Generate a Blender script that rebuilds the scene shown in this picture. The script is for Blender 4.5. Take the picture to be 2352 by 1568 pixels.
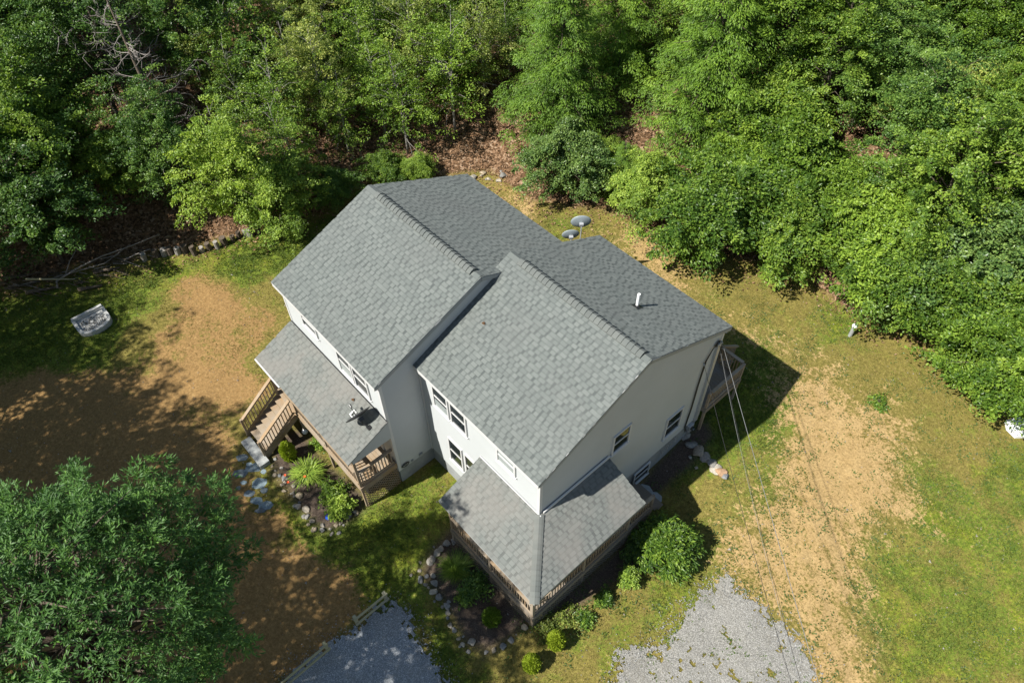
import bpy, math, random
import numpy as np
from mathutils import Vector, Matrix, Quaternion

# ------------------------------------------------------------------ scene, camera, sky, sun, exposure
scene = bpy.context.scene
for o in list(bpy.data.objects):
    bpy.data.objects.remove(o, do_unlink=True)
COL = scene.collection
random.seed(7)
RNG = np.random.default_rng(7)

CAM = np.array([7.3844, -7.2949, 24.3862])
YAW, PITCH, ROLL, FPX = -0.8561, 0.8742, -0.0206, 1699.65      # fitted to the house corners (2352 px wide frame)
FWD = np.array([math.sin(YAW) * math.cos(PITCH), math.cos(YAW) * math.cos(PITCH), -math.sin(PITCH)])
_r = np.array([math.cos(YAW), -math.sin(YAW), 0.0])
_u = np.cross(_r, FWD)
RGT = _r * math.cos(ROLL) + _u * math.sin(ROLL)
UPV = -_r * math.sin(ROLL) + _u * math.cos(ROLL)
cam_d = bpy.data.cameras.new('camera')
cam_d.sensor_width = 36.0
cam_d.lens = 36.0 * FPX / 2352.0
cam_d.clip_end = 2000.0
cam_o = bpy.data.objects.new('camera', cam_d)
COL.objects.link(cam_o)
M = Matrix(((RGT[0], UPV[0], -FWD[0], CAM[0]), (RGT[1], UPV[1], -FWD[1], CAM[1]), (RGT[2], UPV[2], -FWD[2], CAM[2]), (0, 0, 0, 1)))
cam_o.matrix_world = M
scene.camera = cam_o

SUN_DIR = Vector((0.205, 0.857, -1.0)).normalized()
SUN_EL = math.asin(-SUN_DIR.z)
world = bpy.data.worlds.new('World')
scene.world = world
world.use_nodes = True
nt = world.node_tree
nt.nodes.clear()
sky = nt.nodes.new('ShaderNodeTexSky')
sky.sky_type = 'NISHITA'
sky.sun_disc = False
sky.sun_elevation = SUN_EL
sky.sun_rotation = math.atan2(-SUN_DIR.x, -SUN_DIR.y)
sky.air_density = 1.4
sky.dust_density = 0.6
bg = nt.nodes.new('ShaderNodeBackground')
bg.inputs['Strength'].default_value = 0.060
wo = nt.nodes.new('ShaderNodeOutputWorld')
nt.links.new(sky.outputs[0], bg.inputs['Color'])
nt.links.new(bg.outputs[0], wo.inputs['Surface'])
sun_d = bpy.data.lights.new('sun', 'SUN')
sun_d.energy = 5.0
sun_d.angle = math.radians(0.55)
sun_d.color = (1.0, 0.965, 0.90)
sun_o = bpy.data.objects.new('sun', sun_d)
sun_o.rotation_mode = 'QUATERNION'
sun_o.rotation_quaternion = SUN_DIR.to_track_quat('-Z', 'Y')
sun_o.location = (-10, -40, 45)
COL.objects.link(sun_o)

scene.render.engine = 'CYCLES'
scene.view_settings.view_transform = 'Standard'
scene.view_settings.look = 'None'
scene.view_settings.exposure = 0.90
scene.view_settings.gamma = 1.0
scene.view_settings.use_curve_mapping = False
scene.cycles.max_bounces = 8
scene.cycles.transparent_max_bounces = 8

# ------------------------------------------------------------------ terrain height and survey helpers
FH = np.array([-0.7553007, 0.6553784])
RH = np.array([0.6553784, 0.7553007])
LT = [-60, -40, -24.5, -18.4, -13, -10.2, -8, -1.5, 0.3, 4.4, 7.3, 13, 14.5, 18.3, 19.6, 30, 60]
LS = [11, 12.0, 13.9, 16.0, 17.5, 18.8, 21.2, 21.4, 19.6, 18.1, 15.5, 13.5, 11.1, 9.0, 6.0, -2, -10]

def tree_line(t):
    return np.interp(t, LT, LS)

def terrain(x, y):
    x = np.asarray(x, float); y = np.asarray(y, float)
    s = x * FH[0] + y * FH[1]; t = x * RH[0] + y * RH[1]
    d = s - tree_line(t) - 0.6
    rise = 0.30 * np.logaddexp(0, d * 1.3) / 1.3
    rise = np.where(rise > 14, 14 + (rise - 14) * 0.3, rise)
    dip = -0.36 * np.exp(-(((x - 0.9) / 2.4) ** 2 + ((y - 5.6) / 2.3) ** 2))
    bump = 0.03 * np.sin(x * 0.9 + 1.3) * np.sin(y * 0.7 + 0.4) + 0.015 * np.sin(x * 2.3 + y * 1.7)
    return -0.42 + rise + dip + bump

def hz(x, y):
    return float(terrain(x, y))

def ray(px, py):
    return FWD * FPX + RGT * (px - 1176) + UPV * (784 - py)

def uz(px, py, z):
    d = ray(px, py)
    return CAM + d * ((z - CAM[2]) / d[2])

def G(px, py, dz=0.0):
    """surveyed spot (photo 2352 px) -> point dz above the ground"""
    z = -0.4 + dz
    for _ in range(25):
        p = uz(px, py, z)
        z = 0.5 * z + 0.5 * (hz(p[0], p[1]) + dz)
    p = uz(px, py, z)
    return np.array([p[0], p[1], hz(p[0], p[1]) + dz])

def project(P):
    d = np.asarray(P, float) - CAM
    z = d @ FWD
    return np.stack([1176 + FPX * (d @ RGT) / z, 784 - FPX * (d @ UPV) / z], -1)

# ------------------------------------------------------------------ object helpers
OFF = {}

def tag(o, label=None, cat=None, group=None, kind=None):
    if label: o['label'] = label
    if cat: o['category'] = cat
    if group: o['group'] = group
    if kind: o['kind'] = kind
    return o

def thing(name, loc, label, cat, group=None, rz=0.0):
    e = bpy.data.objects.new(name, None)
    e.empty_display_size = 0.2
    e.location = loc
    e.rotation_euler = (0, 0, rz)
    COL.objects.link(e)
    OFF[e.name] = np.array(loc, float)
    return tag(e, label, cat, group)

def link_mesh(name, me, mat=None, parent=None, loc=(0, 0, 0)):
    o = bpy.data.objects.new(name, me)
    if mat is not None and not me.materials:
        me.materials.append(mat)
    COL.objects.link(o)
    off = np.zeros(3)
    if parent is not None:
        o.parent = parent
        off = OFF[parent.name]
    o.location = Vector(np.array(loc, float))
    OFF[o.name] = off
    return o

class MB:
    """collects faces; build() links them as one mesh object"""
    def __init__(self):
        self.v = []; self.f = []; self.t = []
    def add(self, vs, fs, tint=None):
        n = len(self.v)
        self.v.extend([tuple(map(float, p)) for p in vs])
        self.f.extend([tuple(i + n for i in q) for q in fs])
        self.t.extend([0.0 if tint is None else tint] * len(fs))
        return self
    def box(self, lo, hi, tint=None):
        x0, y0, z0 = lo; x1, y1, z1 = hi
        vs = [(x0, y0, z0), (x1, y0, z0), (x1, y1, z0), (x0, y1, z0), (x0, y0, z1), (x1, y0, z1), (x1, y1, z1), (x0, y1, z1)]
        return self.add(vs, [(0, 3, 2, 1), (4, 5, 6, 7), (0, 1, 5, 4), (1, 2, 6, 5), (2, 3, 7, 6), (3, 0, 4, 7)], tint)
    def beam(self, p, q, w, h, up=(0, 0, 1), tint=None):
        p = np.array(p, float); q = np.array(q, float)
        d = q - p; d /= np.linalg.norm(d)
        u = np.array(up, float); s = np.cross(d, u)
        if np.linalg.norm(s) < 1e-6: s = np.cross(d, (1, 0, 0))
        s /= np.linalg.norm(s); u = np.cross(s, d)
        vs = []
        for c in (p, q):
            for a, b in ((-1, -1), (1, -1), (1, 1), (-1, 1)):
                vs.append(c + s * a * w / 2 + u * b * h / 2)
        return self.add(vs, [(3, 2, 1, 0), (4, 5, 6, 7), (0, 1, 5, 4), (1, 2, 6, 5), (2, 3, 7, 6), (3, 0, 4, 7)], tint)
    def tube(self, pts, rad, n=6, cap=True, tint=None):
        pts = [np.array(p, float) for p in pts]
        if np.isscalar(rad): rad = [rad] * len(pts)
        vs = []; fs = []
        ref = np.array((0.31, 0.17, 0.93))
        for i, p in enumerate(pts):
            a = pts[max(i - 1, 0)]; b = pts[min(i + 1, len(pts) - 1)]
            d = b - a; L = np.linalg.norm(d); d = d / L if L > 1e-9 else np.array((0, 0, 1.0))
            s = np.cross(d, ref)
            if np.linalg.norm(s) < 0.05: s = np.cross(d, (1, 0, 0))
            s /= np.linalg.norm(s); u = np.cross(d, s)
            for k in range(n):
                an = 2 * math.pi * k / n
                vs.append(p + rad[i] * (math.cos(an) * s + math.sin(an) * u))
        for i in range(len(pts) - 1):
            for k in range(n):
                k2 = (k + 1) % n
                fs.append((i * n + k, i * n + k2, (i + 1) * n + k2, (i + 1) * n + k))
        if cap:
            fs.append(tuple(range(n - 1, -1, -1)))
            fs.append(tuple((len(pts) - 1) * n + k for k in range(n)))
        return self.add(vs, fs, tint)
    def prism(self, poly, z0, z1, tint=None):
        n = len(poly)
        vs = [(p[0], p[1], z0) for p in poly] + [(p[0], p[1], z1) for p in poly]
        fs = [tuple(range(n - 1, -1, -1)), tuple(range(n, 2 * n))]
        for k in range(n):
            k2 = (k + 1) % n
            fs.append((k, k2, n + k2, n + k))
        return self.add(vs, fs, tint)
    def lathe(self, prof, c=(0, 0, 0), n=16, tint=None):
        vs = []; fs = []
        for r, z in prof:
            for k in range(n):
                a = 2 * math.pi * k / n
                vs.append((c[0] + r * math.cos(a), c[1] + r * math.sin(a), c[2] + z))
        for i in range(len(prof) - 1):
            for k in range(n):
                k2 = (k + 1) % n
                fs.append((i * n + k, i * n + k2, (i + 1) * n + k2, (i + 1) * n + k))
        return self.add(vs, fs, tint)
    def mesh(self, name, off=(0, 0, 0), smooth=False, tints=False):
        me = bpy.data.meshes.new(name)
        off = np.array(off, float)
        me.from_pydata([tuple(np.array(p) - off) for p in self.v], [], self.f)
        if smooth:
            me.polygons.foreach_set('use_smooth', [True] * len(me.polygons))
        if tints:
            a = me.attributes.new('tint', 'FLOAT', 'FACE')
            a.data.foreach_set('value', self.t)
        me.update()
        return me
    def build(self, name, mat, parent=None, smooth=False, tints=False, kind=None, label=None):
        off = OFF[parent.name] if parent is not None else (0, 0, 0)
        o = link_mesh(name, self.mesh(name, off, smooth, tints), mat, parent)
        if kind: o['kind'] = kind
        if label: o['label'] = label
        return o

def fast_mesh(name, V, F, tint=None, tint_domain='FACE', mat=None, extra=None, fextra=None):
    """V (n,3), F (m,k) numpy"""
    me = bpy.data.meshes.new(name)
    m, k = F.shape
    me.vertices.add(len(V)); me.vertices.foreach_set('co', np.ascontiguousarray(V, dtype=np.float32).ravel())
    me.loops.add(m * k); me.loops.foreach_set('vertex_index', np.ascontiguousarray(F, dtype=np.int32).ravel())
    me.polygons.add(m)
    me.polygons.foreach_set('loop_start', np.arange(0, m * k, k, dtype=np.int32))
    if tint is not None:
        a = me.attributes.new('tint', 'FLOAT', tint_domain)
        a.data.foreach_set('value', np.ascontiguousarray(tint, dtype=np.float32))
    if extra:
        for nm, arr in extra.items():
            a = me.attributes.new(nm, 'FLOAT', 'POINT')
            a.data.foreach_set('value', np.ascontiguousarray(arr, dtype=np.float32))
    if fextra:
        for nm, arr in fextra.items():
            a = me.attributes.new(nm, 'FLOAT', 'FACE')
            a.data.foreach_set('value', np.ascontiguousarray(arr, dtype=np.float32))
    me.polygons.foreach_set('use_smooth', np.zeros(m, dtype=bool))
    me.update(calc_edges=True)
    if mat is not None: me.materials.append(mat)
    return me

def unit(a):
    return a / np.maximum(np.linalg.norm(a, axis=-1, keepdims=True), 1e-9)

def leaf_arrays(P, A, N, L, W, tint, fold=0.18):
    """kite leaves: P base, A axis, N leaf normal, L length, W width -> V,F,tint per face"""
    A = unit(A); S = unit(np.cross(A, N)); N2 = np.cross(S, A)
    L = L[:, None]; W = W[:, None]
    V = np.stack([P, P + A * L * 0.45 - S * W * 0.5 + N2 * W * fold, P + A * L, P + A * L * 0.45 + S * W * 0.5 + N2 * W * fold], 1).reshape(-1, 3)
    n = len(P); b = np.arange(n)[:, None] * 4
    F = np.concatenate([b + np.array([[0, 2, 1]]), b + np.array([[0, 3, 2]])], 0)
    return V, F, np.concatenate([tint, tint])

# ------------------------------------------------------------------ materials
MATS = {}

class NT:
    def __init__(self, name):
        self.m = bpy.data.materials.new(name); self.m.use_nodes = True
        self.t = self.m.node_tree; self.t.nodes.clear()
        self.out = self.n('ShaderNodeOutputMaterial')
    def n(self, typ, **kw):
        nd = self.t.nodes.new(typ)
        for k, v in kw.items():
            if k.startswith('i_'):
                nd.inputs[k[2:].replace('_', ' ')].default_value = v
            else:
                setattr(nd, k, v)
        return nd
    def l(self, a, b):
        self.t.links.new(a, b)
    def noise(self, scale, detail=4.0, rough=0.6, vec=None, dim='3D'):
        nd = self.n('ShaderNodeTexNoise'); nd.inputs['Scale'].default_value = scale
        nd.inputs['Detail'].default_value = detail; nd.inputs['Roughness'].default_value = rough
        self.l(vec if vec is not None else self.pos(), nd.inputs['Vector'])
        return nd.outputs['Fac']
    def pos(self):
        if not hasattr(self, '_p'):
            self._p = self.n('ShaderNodeNewGeometry').outputs['Position']
        return self._p
    def objco(self):
        return self.n('ShaderNodeTexCoord').outputs['Object']
    def attr(self, name):
        return self.n('ShaderNodeAttribute', attribute_name=name).outputs['Fac']
    def math(self, op, a, b=None, clamp=False):
        nd = self.n('ShaderNodeMath', operation=op, use_clamp=clamp)
        for i, x in enumerate((a, b)):
            if x is None: continue
            if isinstance(x, (int, float)): nd.inputs[i].default_value = x
            else: self.l(x, nd.inputs[i])
        return nd.outputs[0]
    def rng(self, v, a, b, c=0.0, d=1.0, smooth=False):
        nd = self.n('ShaderNodeMapRange', clamp=True)
        if smooth: nd.interpolation_type = 'SMOOTHSTEP'
        self.l(v, nd.inputs[0])
        for i, x in enumerate((a, b, c, d)): nd.inputs[i + 1].default_value = x
        return nd.outputs[0]
    def ramp(self, v, stops):
        nd = self.n('ShaderNodeValToRGB'); cr = nd.color_ramp
        while len(cr.elements) < len(stops): cr.elements.new(0.5)
        for e, (p, c) in zip(cr.elements, stops):
            e.position = p; e.color = (*c, 1)
        self.l(v, nd.inputs[0])
        return nd.outputs[0]
    def mix(self, fac, a, b, mode='MIX'):
        nd = self.n('ShaderNodeMix', data_type='RGBA', blend_type=mode)
        if isinstance(fac, (int, float)): nd.inputs['Factor'].default_value = fac
        else: self.l(fac, nd.inputs['Factor'])
        for k, x in (('A', a), ('B', b)):
            sk = [s for s in nd.inputs if s.name == k and s.type == 'RGBA'][0]
            if isinstance(x, tuple): sk.default_value = (*x, 1)
            else: self.l(x, sk)
        return [s for s in nd.outputs if s.type == 'RGBA'][0]
    def bump(self, h, strength=0.3, dist=0.02):
        nd = self.n('ShaderNodeBump'); nd.inputs['Strength'].default_value = strength; nd.inputs['Distance'].default_value = dist
        self.l(h, nd.inputs['Height'])
        return nd.outputs[0]
    def principled(self, col, rough=0.8, normal=None, spec=0.3, metal=0.0):
        b = self.n('ShaderNodeBsdfPrincipled')
        if isinstance(col, tuple): b.inputs['Base Color'].default_value = (*col, 1)
        else: self.l(col, b.inputs['Base Color'])
        if isinstance(rough, (int, float)): b.inputs['Roughness'].default_value = rough
        else: self.l(rough, b.inputs['Roughness'])
        b.inputs['Specular IOR Level'].default_value = spec
        b.inputs['Metallic'].default_value = metal
        if normal is not None: self.l(normal, b.inputs['Normal'])
        return b
    def done(self, sh):
        self.l(sh.outputs[0] if hasattr(sh, 'outputs') else sh, self.out.inputs['Surface'])
        return self.m

def foliage(name, lo, mid, hi, rough=0.45, trans=0.3, spec=0.35, objvar=0.42):
    k = NT(name)
    t = k.attr('tint')
    rnd = k.n('ShaderNodeObjectInfo').outputs['Random']
    f = k.math('ADD', t, k.math('MULTIPLY', k.math('SUBTRACT', rnd, 0.5), objvar), True)
    c = k.ramp(f, [(0.0, lo), (0.5, mid), (1.0, hi)])
    b = k.principled(c, rough, spec=spec)
    tr = k.n('ShaderNodeBsdfTranslucent')
    tc = k.mix(1.0, c, (1.15, 1.2, 0.55), 'MULTIPLY')
    k.l(tc, tr.inputs['Color'])
    mx = k.n('ShaderNodeMixShader'); mx.inputs[0].default_value = trans
    k.l(b.outputs[0], mx.inputs[1]); k.l(tr.outputs[0], mx.inputs[2])
    return k.done(mx)

def simple(name, col, rough=0.7, var=0.12, scale=6.0, spec=0.3, metal=0.0, bump=0.0, bscale=40):
    k = NT(name)
    nz = k.noise(scale, 5.0, 0.65)
    c = k.mix(k.rng(nz, 0.3, 0.7), tuple(x * (1 - var) for x in col), tuple(min(1, x * (1 + var)) for x in col))
    nrm = k.bump(k.noise(bscale, 3.0), bump, 0.01) if bump else None
    return k.done(k.principled(c, rough, nrm, spec, metal))

def wood(name, a, b, grey, rough=0.8):
    """weathered lumber: per-piece tone, grain streaks, grey weathering"""
    k = NT(name)
    co = k.objco()
    rnd = k.n('ShaderNodeObjectInfo').outputs['Random']
    mp = k.n('ShaderNodeMapping'); k.l(co, mp.inputs[0]); mp.inputs['Scale'].default_value = (18, 18, 18)
    g = k.noise(1.6, 6.0, 0.7, mp.outputs[0])
    c = k.mix(k.rng(g, 0.3, 0.7), a, b)
    w = k.math('ADD', k.rng(k.noise(1.3, 4.0, 0.6), 0.35, 0.65), k.math('MULTIPLY', k.math('SUBTRACT', rnd, 0.5), 0.7), True)
    c = k.mix(k.math('MULTIPLY', w, 0.75), c, grey)
    return k.done(k.principled(c, rough, k.bump(g, 0.25, 0.004), 0.2))

MATS['siding'] = simple('vinyl_siding', (0.400, 0.418, 0.418), 0.5, 0.04, 0.8, 0.35)
MATS['trim'] = simple('white_trim', (0.52, 0.52, 0.51), 0.45, 0.05, 2.0, 0.4)
MATS['foundation'] = simple('grey_concrete', (0.24, 0.25, 0.25), 0.9, 0.18, 2.0, 0.2, 0, 0.4, 25)
MATS['soffit'] = simple('soffit', (0.27, 0.28, 0.275), 0.6, 0.05)
MATS['deckwood'] = wood('cedar_lumber', (0.33, 0.23, 0.135), (0.22, 0.15, 0.085), (0.30, 0.265, 0.215))
MATS['deckgrey'] = wood('weathered_deck_boards', (0.24, 0.19, 0.135), (0.165, 0.13, 0.095), (0.20, 0.18, 0.155))
MATS['fencewood'] = wood('pressure_treated_pine', (0.40, 0.36, 0.20), (0.30, 0.28, 0.16), (0.33, 0.31, 0.24))
MATS['undershade'] = simple('painted_crawl_shade', (0.03, 0.028, 0.025), 0.95, 0.1)  # near-black colour standing in for the shade under the porch decks
MATS['black'] = simple('black_metal', (0.018, 0.019, 0.02), 0.4, 0.1, 8, 0.5)
MATS['galv'] = simple('galvanised_metal', (0.42, 0.43, 0.44), 0.45, 0.1, 8, 0.5, 0.4)
MATS['dish'] = simple('grey_dish_enamel', (0.24, 0.28, 0.30), 0.4, 0.06, 3, 0.5)
MATS['pvc'] = simple('white_pvc', (0.80, 0.80, 0.78), 0.4, 0.03, 4, 0.5)
MATS['cable'] = simple('aluminium_cable', (0.24, 0.24, 0.235), 0.45, 0.15, 6, 0.5, 0.3)
MATS['cableblk'] = simple('black_cable', (0.03, 0.03, 0.03), 0.5, 0.1)
MATS['slate'] = simple('grey_slab_concrete', (0.30, 0.31, 0.30), 0.85, 0.12, 5, 0.2, 0, 0.3, 30)
MATS['blind'] = simple('pale_blind_behind_glass', (0.30, 0.33, 0.32), 0.15, 0.1, 30, 0.7)
MATS['palestone'] = simple('pale_cast_concrete', (0.40, 0.40, 0.385), 0.85, 0.2, 6, 0.2, 0, 0.3, 30)
MATS['orange'] = simple('orange_plastic', (0.85, 0.10, 0.02), 0.45, 0.06, 5, 0.4)
MATS['blue'] = simple('blue_glazed_ball', (0.02, 0.09, 0.55), 0.12, 0.05, 5, 0.6)
MATS['white'] = simple('white_plastic', (0.78, 0.78, 0.76), 0.5, 0.05, 5, 0.4)

k = NT('window_glass')
g = k.principled((0.015, 0.02, 0.022), 0.03, None, 0.9)
MATS['glass'] = k.done(g)

def stone_mat(name, stops):
    k = NT(name)
    rnd = k.n('ShaderNodeObjectInfo').outputs['Random']
    c0 = k.ramp(rnd, stops)
    nz = k.noise(14, 6, 0.7)
    c = k.mix(k.rng(nz, 0.3, 0.75), k.mix(1.0, c0, (0.6, 0.6, 0.6), 'MULTIPLY'), k.mix(1.0, c0, (1.3, 1.28, 1.22), 'MULTIPLY'))
    return k.done(k.principled(c, 0.9, k.bump(nz, 0.5, 0.02), 0.2))
MATS['stone'] = stone_mat('field_stone', [(0.0, (0.17, 0.17, 0.17)), (0.35, (0.26, 0.25, 0.23)), (0.6, (0.36, 0.29, 0.20)), (0.8, (0.20, 0.21, 0.22)), (1.0, (0.42, 0.36, 0.28))])
MATS['flag'] = stone_mat('blue_flagstone', [(0.0, (0.13, 0.15, 0.17)), (0.4, (0.17, 0.21, 0.24)), (0.7, (0.22, 0.29, 0.33)), (1.0, (0.20, 0.20, 0.20))])
MATS['redstone'] = stone_mat('rusty_flat_stone', [(0.0, (0.42, 0.22, 0.09)), (0.5, (0.30, 0.28, 0.25)), (1.0, (0.36, 0.33, 0.28))])

# asphalt shingle: tone per tab, patchy weathering, granules
k = NT('asphalt_shingle')
info = k.n('ShaderNodeObjectInfo')
sep = k.n('ShaderNodeSeparateColor'); k.l(info.outputs['Color'], sep.inputs[0])
f = k.math('ADD', k.math('ADD', k.attr('tint'), sep.outputs[2]), k.math('MULTIPLY', sep.outputs[0], info.outputs['Random']), True)
f = k.math('MULTIPLY', f, k.math('SUBTRACT', 1.0, k.math('MULTIPLY', k.attr('band'), .50)))
c = k.ramp(f, [(0.0, (0.060, 0.069, 0.066)), (0.35, (0.096, 0.108, 0.102)), (0.7, (0.130, 0.144, 0.134)), (1.0, (0.158, 0.172, 0.159))])
big = k.noise(0.55, 4, 0.6)
c = k.mix(k.rng(big, 0.45, 0.75, 0, 0.40), c, (0.12, 0.125, 0.118))
brown = k.noise(0.9, 3, 0.6)
c = k.mix(k.math('MULTIPLY', k.math('ADD', k.attr('porch'), sep.outputs[1]), k.rng(brown, 0.4, 0.65, 0.15, 0.6)), c, (0.20, 0.185, 0.165))
sp = k.noise(160, 2, 0.5)
c = k.mix(k.rng(sp, 0.35, 0.65, 0, 0.35), c, (0.10, 0.105, 0.10))
MATS['shingle'] = k.done(k.principled(c, 0.92, None, 0.15))
# ================================================================== THE HOUSE
HOUSE = thing('house', (-6.0, 3.6, -0.5), 'light grey sided two storey house with grey shingle gable roofs and wooden porches', 'house')
AX0, AX1, AYF, AYB, AZE, AZR = -12.12, -5.85, -1.54, 7.41, 5.82, 7.65          # rear-left block roof
BX0, BX1, BYF, BYB, BZE, BZR = -6.12, 0.0, 0.0, 8.87, 5.60, 7.58              # front-right block roof
WA = (-11.95, -5.93, -1.37, 7.24)
WB = (-5.93, -0.10, 0.17, 8.66)
ZS = 0.42

def roofz(y, yf, yb, ze, zr):
    ym = (yf + yb) / 2
    return zr - abs(y - ym) * (zr - ze) / (ym - yf)

# ---- foundation
m = MB()
m.box((WA[0] + .02, WA[2] + .02, -1.3), (WA[1] - .02, WA[3] - .02, ZS))
m.build('foundation', MATS['foundation'], HOUSE)
m = MB()
m.box((WB[0] - .1, WB[2] + .02, -1.4), (WB[1] - .02, WB[3] - .02, ZS + .004))
m.build('foundation', MATS['foundation'], HOUSE)

# ---- walls: core prism + lapped vinyl courses
def gable_core(x0, x1, y0, y1, zb, yf, yb, ze, zr, th):
    ym = (yf + yb) / 2
    a = roofz(y0, yf, yb, ze, zr) - th; b = zr - th; c = roofz(y1, yf, yb, ze, zr) - th
    m = MB(); vs = []
    for x in (x0, x1):
        vs += [(x, y0, zb), (x, y1, zb), (x, y1, c), (x, ym, b), (x, y0, a)]
    m.add(vs, [(4, 3, 2, 1, 0), (5, 6, 7, 8, 9), (0, 1, 6, 5), (0, 5, 9, 4), (1, 2, 7, 6), (4, 9, 8, 3), (3, 8, 7, 2)])
    return m

def lap(m, p0, p1, nrm, z0, z1, lim=None, e=0.105):
    """lapped siding courses on the wall line p0-p1 (outward nrm); lim(z)->(a,b) fractions"""
    p0 = np.array(p0, float); p1 = np.array(p1, float); nrm = np.array(nrm, float)
    z = z0
    while z < z1 - 0.01:
        zt = min(z + e, z1)
        a, b = (0, 1) if lim is None else lim(zt)
        if b - a > 0.01:
            q0 = p0 + (p1 - p0) * a; q1 = p0 + (p1 - p0) * b
            def P(q, zz, o): return (q[0] + nrm[0] * o, q[1] + nrm[1] * o, zz)
            m.add([P(q0, z, .016), P(q1, z, .016), P(q1, zt, .003), P(q0, zt, .003), P(q0, z, 0), P(q1, z, 0)], [(0, 1, 2, 3), (4, 5, 1, 0)])
        z = zt

TH = 0.17
gable_core(WA[0], WA[1], WA[2], WA[3], ZS, AYF, AYB, AZE, AZR, TH).build('wall', MATS['siding'], HOUSE)
gable_core(WB[0], WB[1], WB[2], WB[3], ZS, BYF, BYB, BZE, BZR, TH).build('wall', MATS['siding'], HOUSE)

def gable_lim(y0, y1, yf, yb, ze, zr):
    def f(z):
        ym = (yf + yb) / 2; k = (zr - ze) / (ym - yf)
        hw = (zr - TH - z) / k
        a = max(y0, ym - hw); b = min(y1, ym + hw)
        if b <= a: return (0.5, 0.5)
        return ((a - y0) / (y1 - y0), (b - y0) / (y1 - y0))
    return f
m = MB()
lap(m, (WA[0], WA[2]), (WA[1], WA[2]), (0, -1), ZS, 5.70)
m.build('siding_courses', MATS['siding'], HOUSE, kind='stuff')
m = MB()
lap(m, (WB[0], WB[2]), (WB[1], WB[2]), (0, -1), ZS, 5.50)
m.build('siding_courses', MATS['siding'], HOUSE, kind='stuff')
m = MB()
lap(m, (WB[1], WB[2]), (WB[1], WB[3]), (1, 0), ZS, 7.4, gable_lim(WB[2], WB[3], BYF, BYB, BZE, BZR))
m.build('siding_courses', MATS['siding'], HOUSE, kind='stuff')
m = MB()
lap(m, (WA[1], WA[2]), (WA[1], WA[3]), (1, 0), ZS, 7.45, gable_lim(WA[2], WA[3], AYF, AYB, AZE, AZR))
m.build('siding_courses', MATS['siding'], HOUSE, kind='stuff')
# ---- corner boards
for (x, y) in ((WA[0], WA[2]), (WA[1], WA[2]), (WB[1], WB[2]), (WB[1], WB[3])):
    zt = roofz(y, *((AYF, AYB, AZE, AZR) if x < -5.5 else (BYF, BYB, BZE, BZR))) - TH - .01
    m = MB(); sx = 1 if x > -8 else -1; sy = -1 if y < 4 else 1
    m.box((min(x - sx * .09, x + sx * .026), min(y, y + sy * .026), ZS), (max(x - sx * .09, x + sx * .026), max(y, y + sy * .026), zt))
    m.box((min(x, x + sx * .026) , min(y - sy * .09, y + sy * .023), ZS + .003), (max(x, x + sx * .024), max(y - sy * .09, y + sy * .023), zt - .003))
    m.build('corner_board', MATS['trim'], HOUSE)
m = MB(); m.box((WB[0] + .012, WB[2] - .06, ZS), (WB[0] + .075, WB[2] - .018, 5.4)); m.build('downspout', MATS['trim'], HOUSE)

# ---- roof slabs, fascia and rake boards
def roof_slab(name, x0, x1, yf, yb, ze, zr, th=0.10):
    ym = (yf + yb) / 2; m = MB(); vs = []
    for x in (x0, x1):
        vs += [(x, yf, ze), (x, ym, zr), (x, yb, ze), (x, yb, ze - th), (x, ym, zr - th), (x, yf, ze - th)]
    m.add(vs, [(0, 6, 7, 1), (1, 7, 8, 2), (2, 8, 9, 3), (3, 9, 10, 4), (4, 10, 11, 5), (5, 11, 6, 0), (0, 1, 4, 5), (1, 2, 3, 4), (6, 11, 10, 7), (7, 10, 9, 8)])
    return m.build(name, MATS['soffit'], HOUSE)
roofA = roof_slab('roof', AX0, AX1, AYF, AYB, AZE - .02, AZR - .02)
roofB = roof_slab('roof', BX0, BX1, BYF, BYB, BZE - .02, BZR - .02)
def trim_edges(x0, x1, yf, yb, ze, zr, roof):
    ym = (yf + yb) / 2
    for y, s in ((yf, -1), (yb, 1)):
        m = MB(); m.box((x0, min(y, y + s * .02), ze - .20), (x1, max(y, y + s * .02), ze - .035)); m.build('fascia', MATS['trim'], roof)
    for x, s in ((x0, -1), (x1, 1)):
        for ya, yc in ((yf, ym), (yb, ym)):
            m = MB(); m.beam((x + s * .011, ya, ze - .105), (x + s * .011, yc, zr - .105), .022, .15); m.build('rake_board', MATS['soffit'], roof)
trim_edges(AX0, AX1, AYF, AYB, AZE, AZR, roofA)
trim_edges(BX0, BX1, BYF, BYB, BZE, BZR, roofB)
for (x0, x1, y0, y1, z) in ((AX0, AX1, AYF, WA[2], AZE - .21), (AX0, AX1, WA[3], AYB, AZE - .21), (AX1 + .1, BX1, BYF, WB[2], BZE - .21), (AX1 + .1, BX1, WB[3], BYB, BZE - .21)):
    m = MB(); m.box((x0 + .02, y0 + .004, z), (x1 - .02, y1 - .004, z + .012)); m.build('soffit', MATS['trim'], HOUSE)

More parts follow.
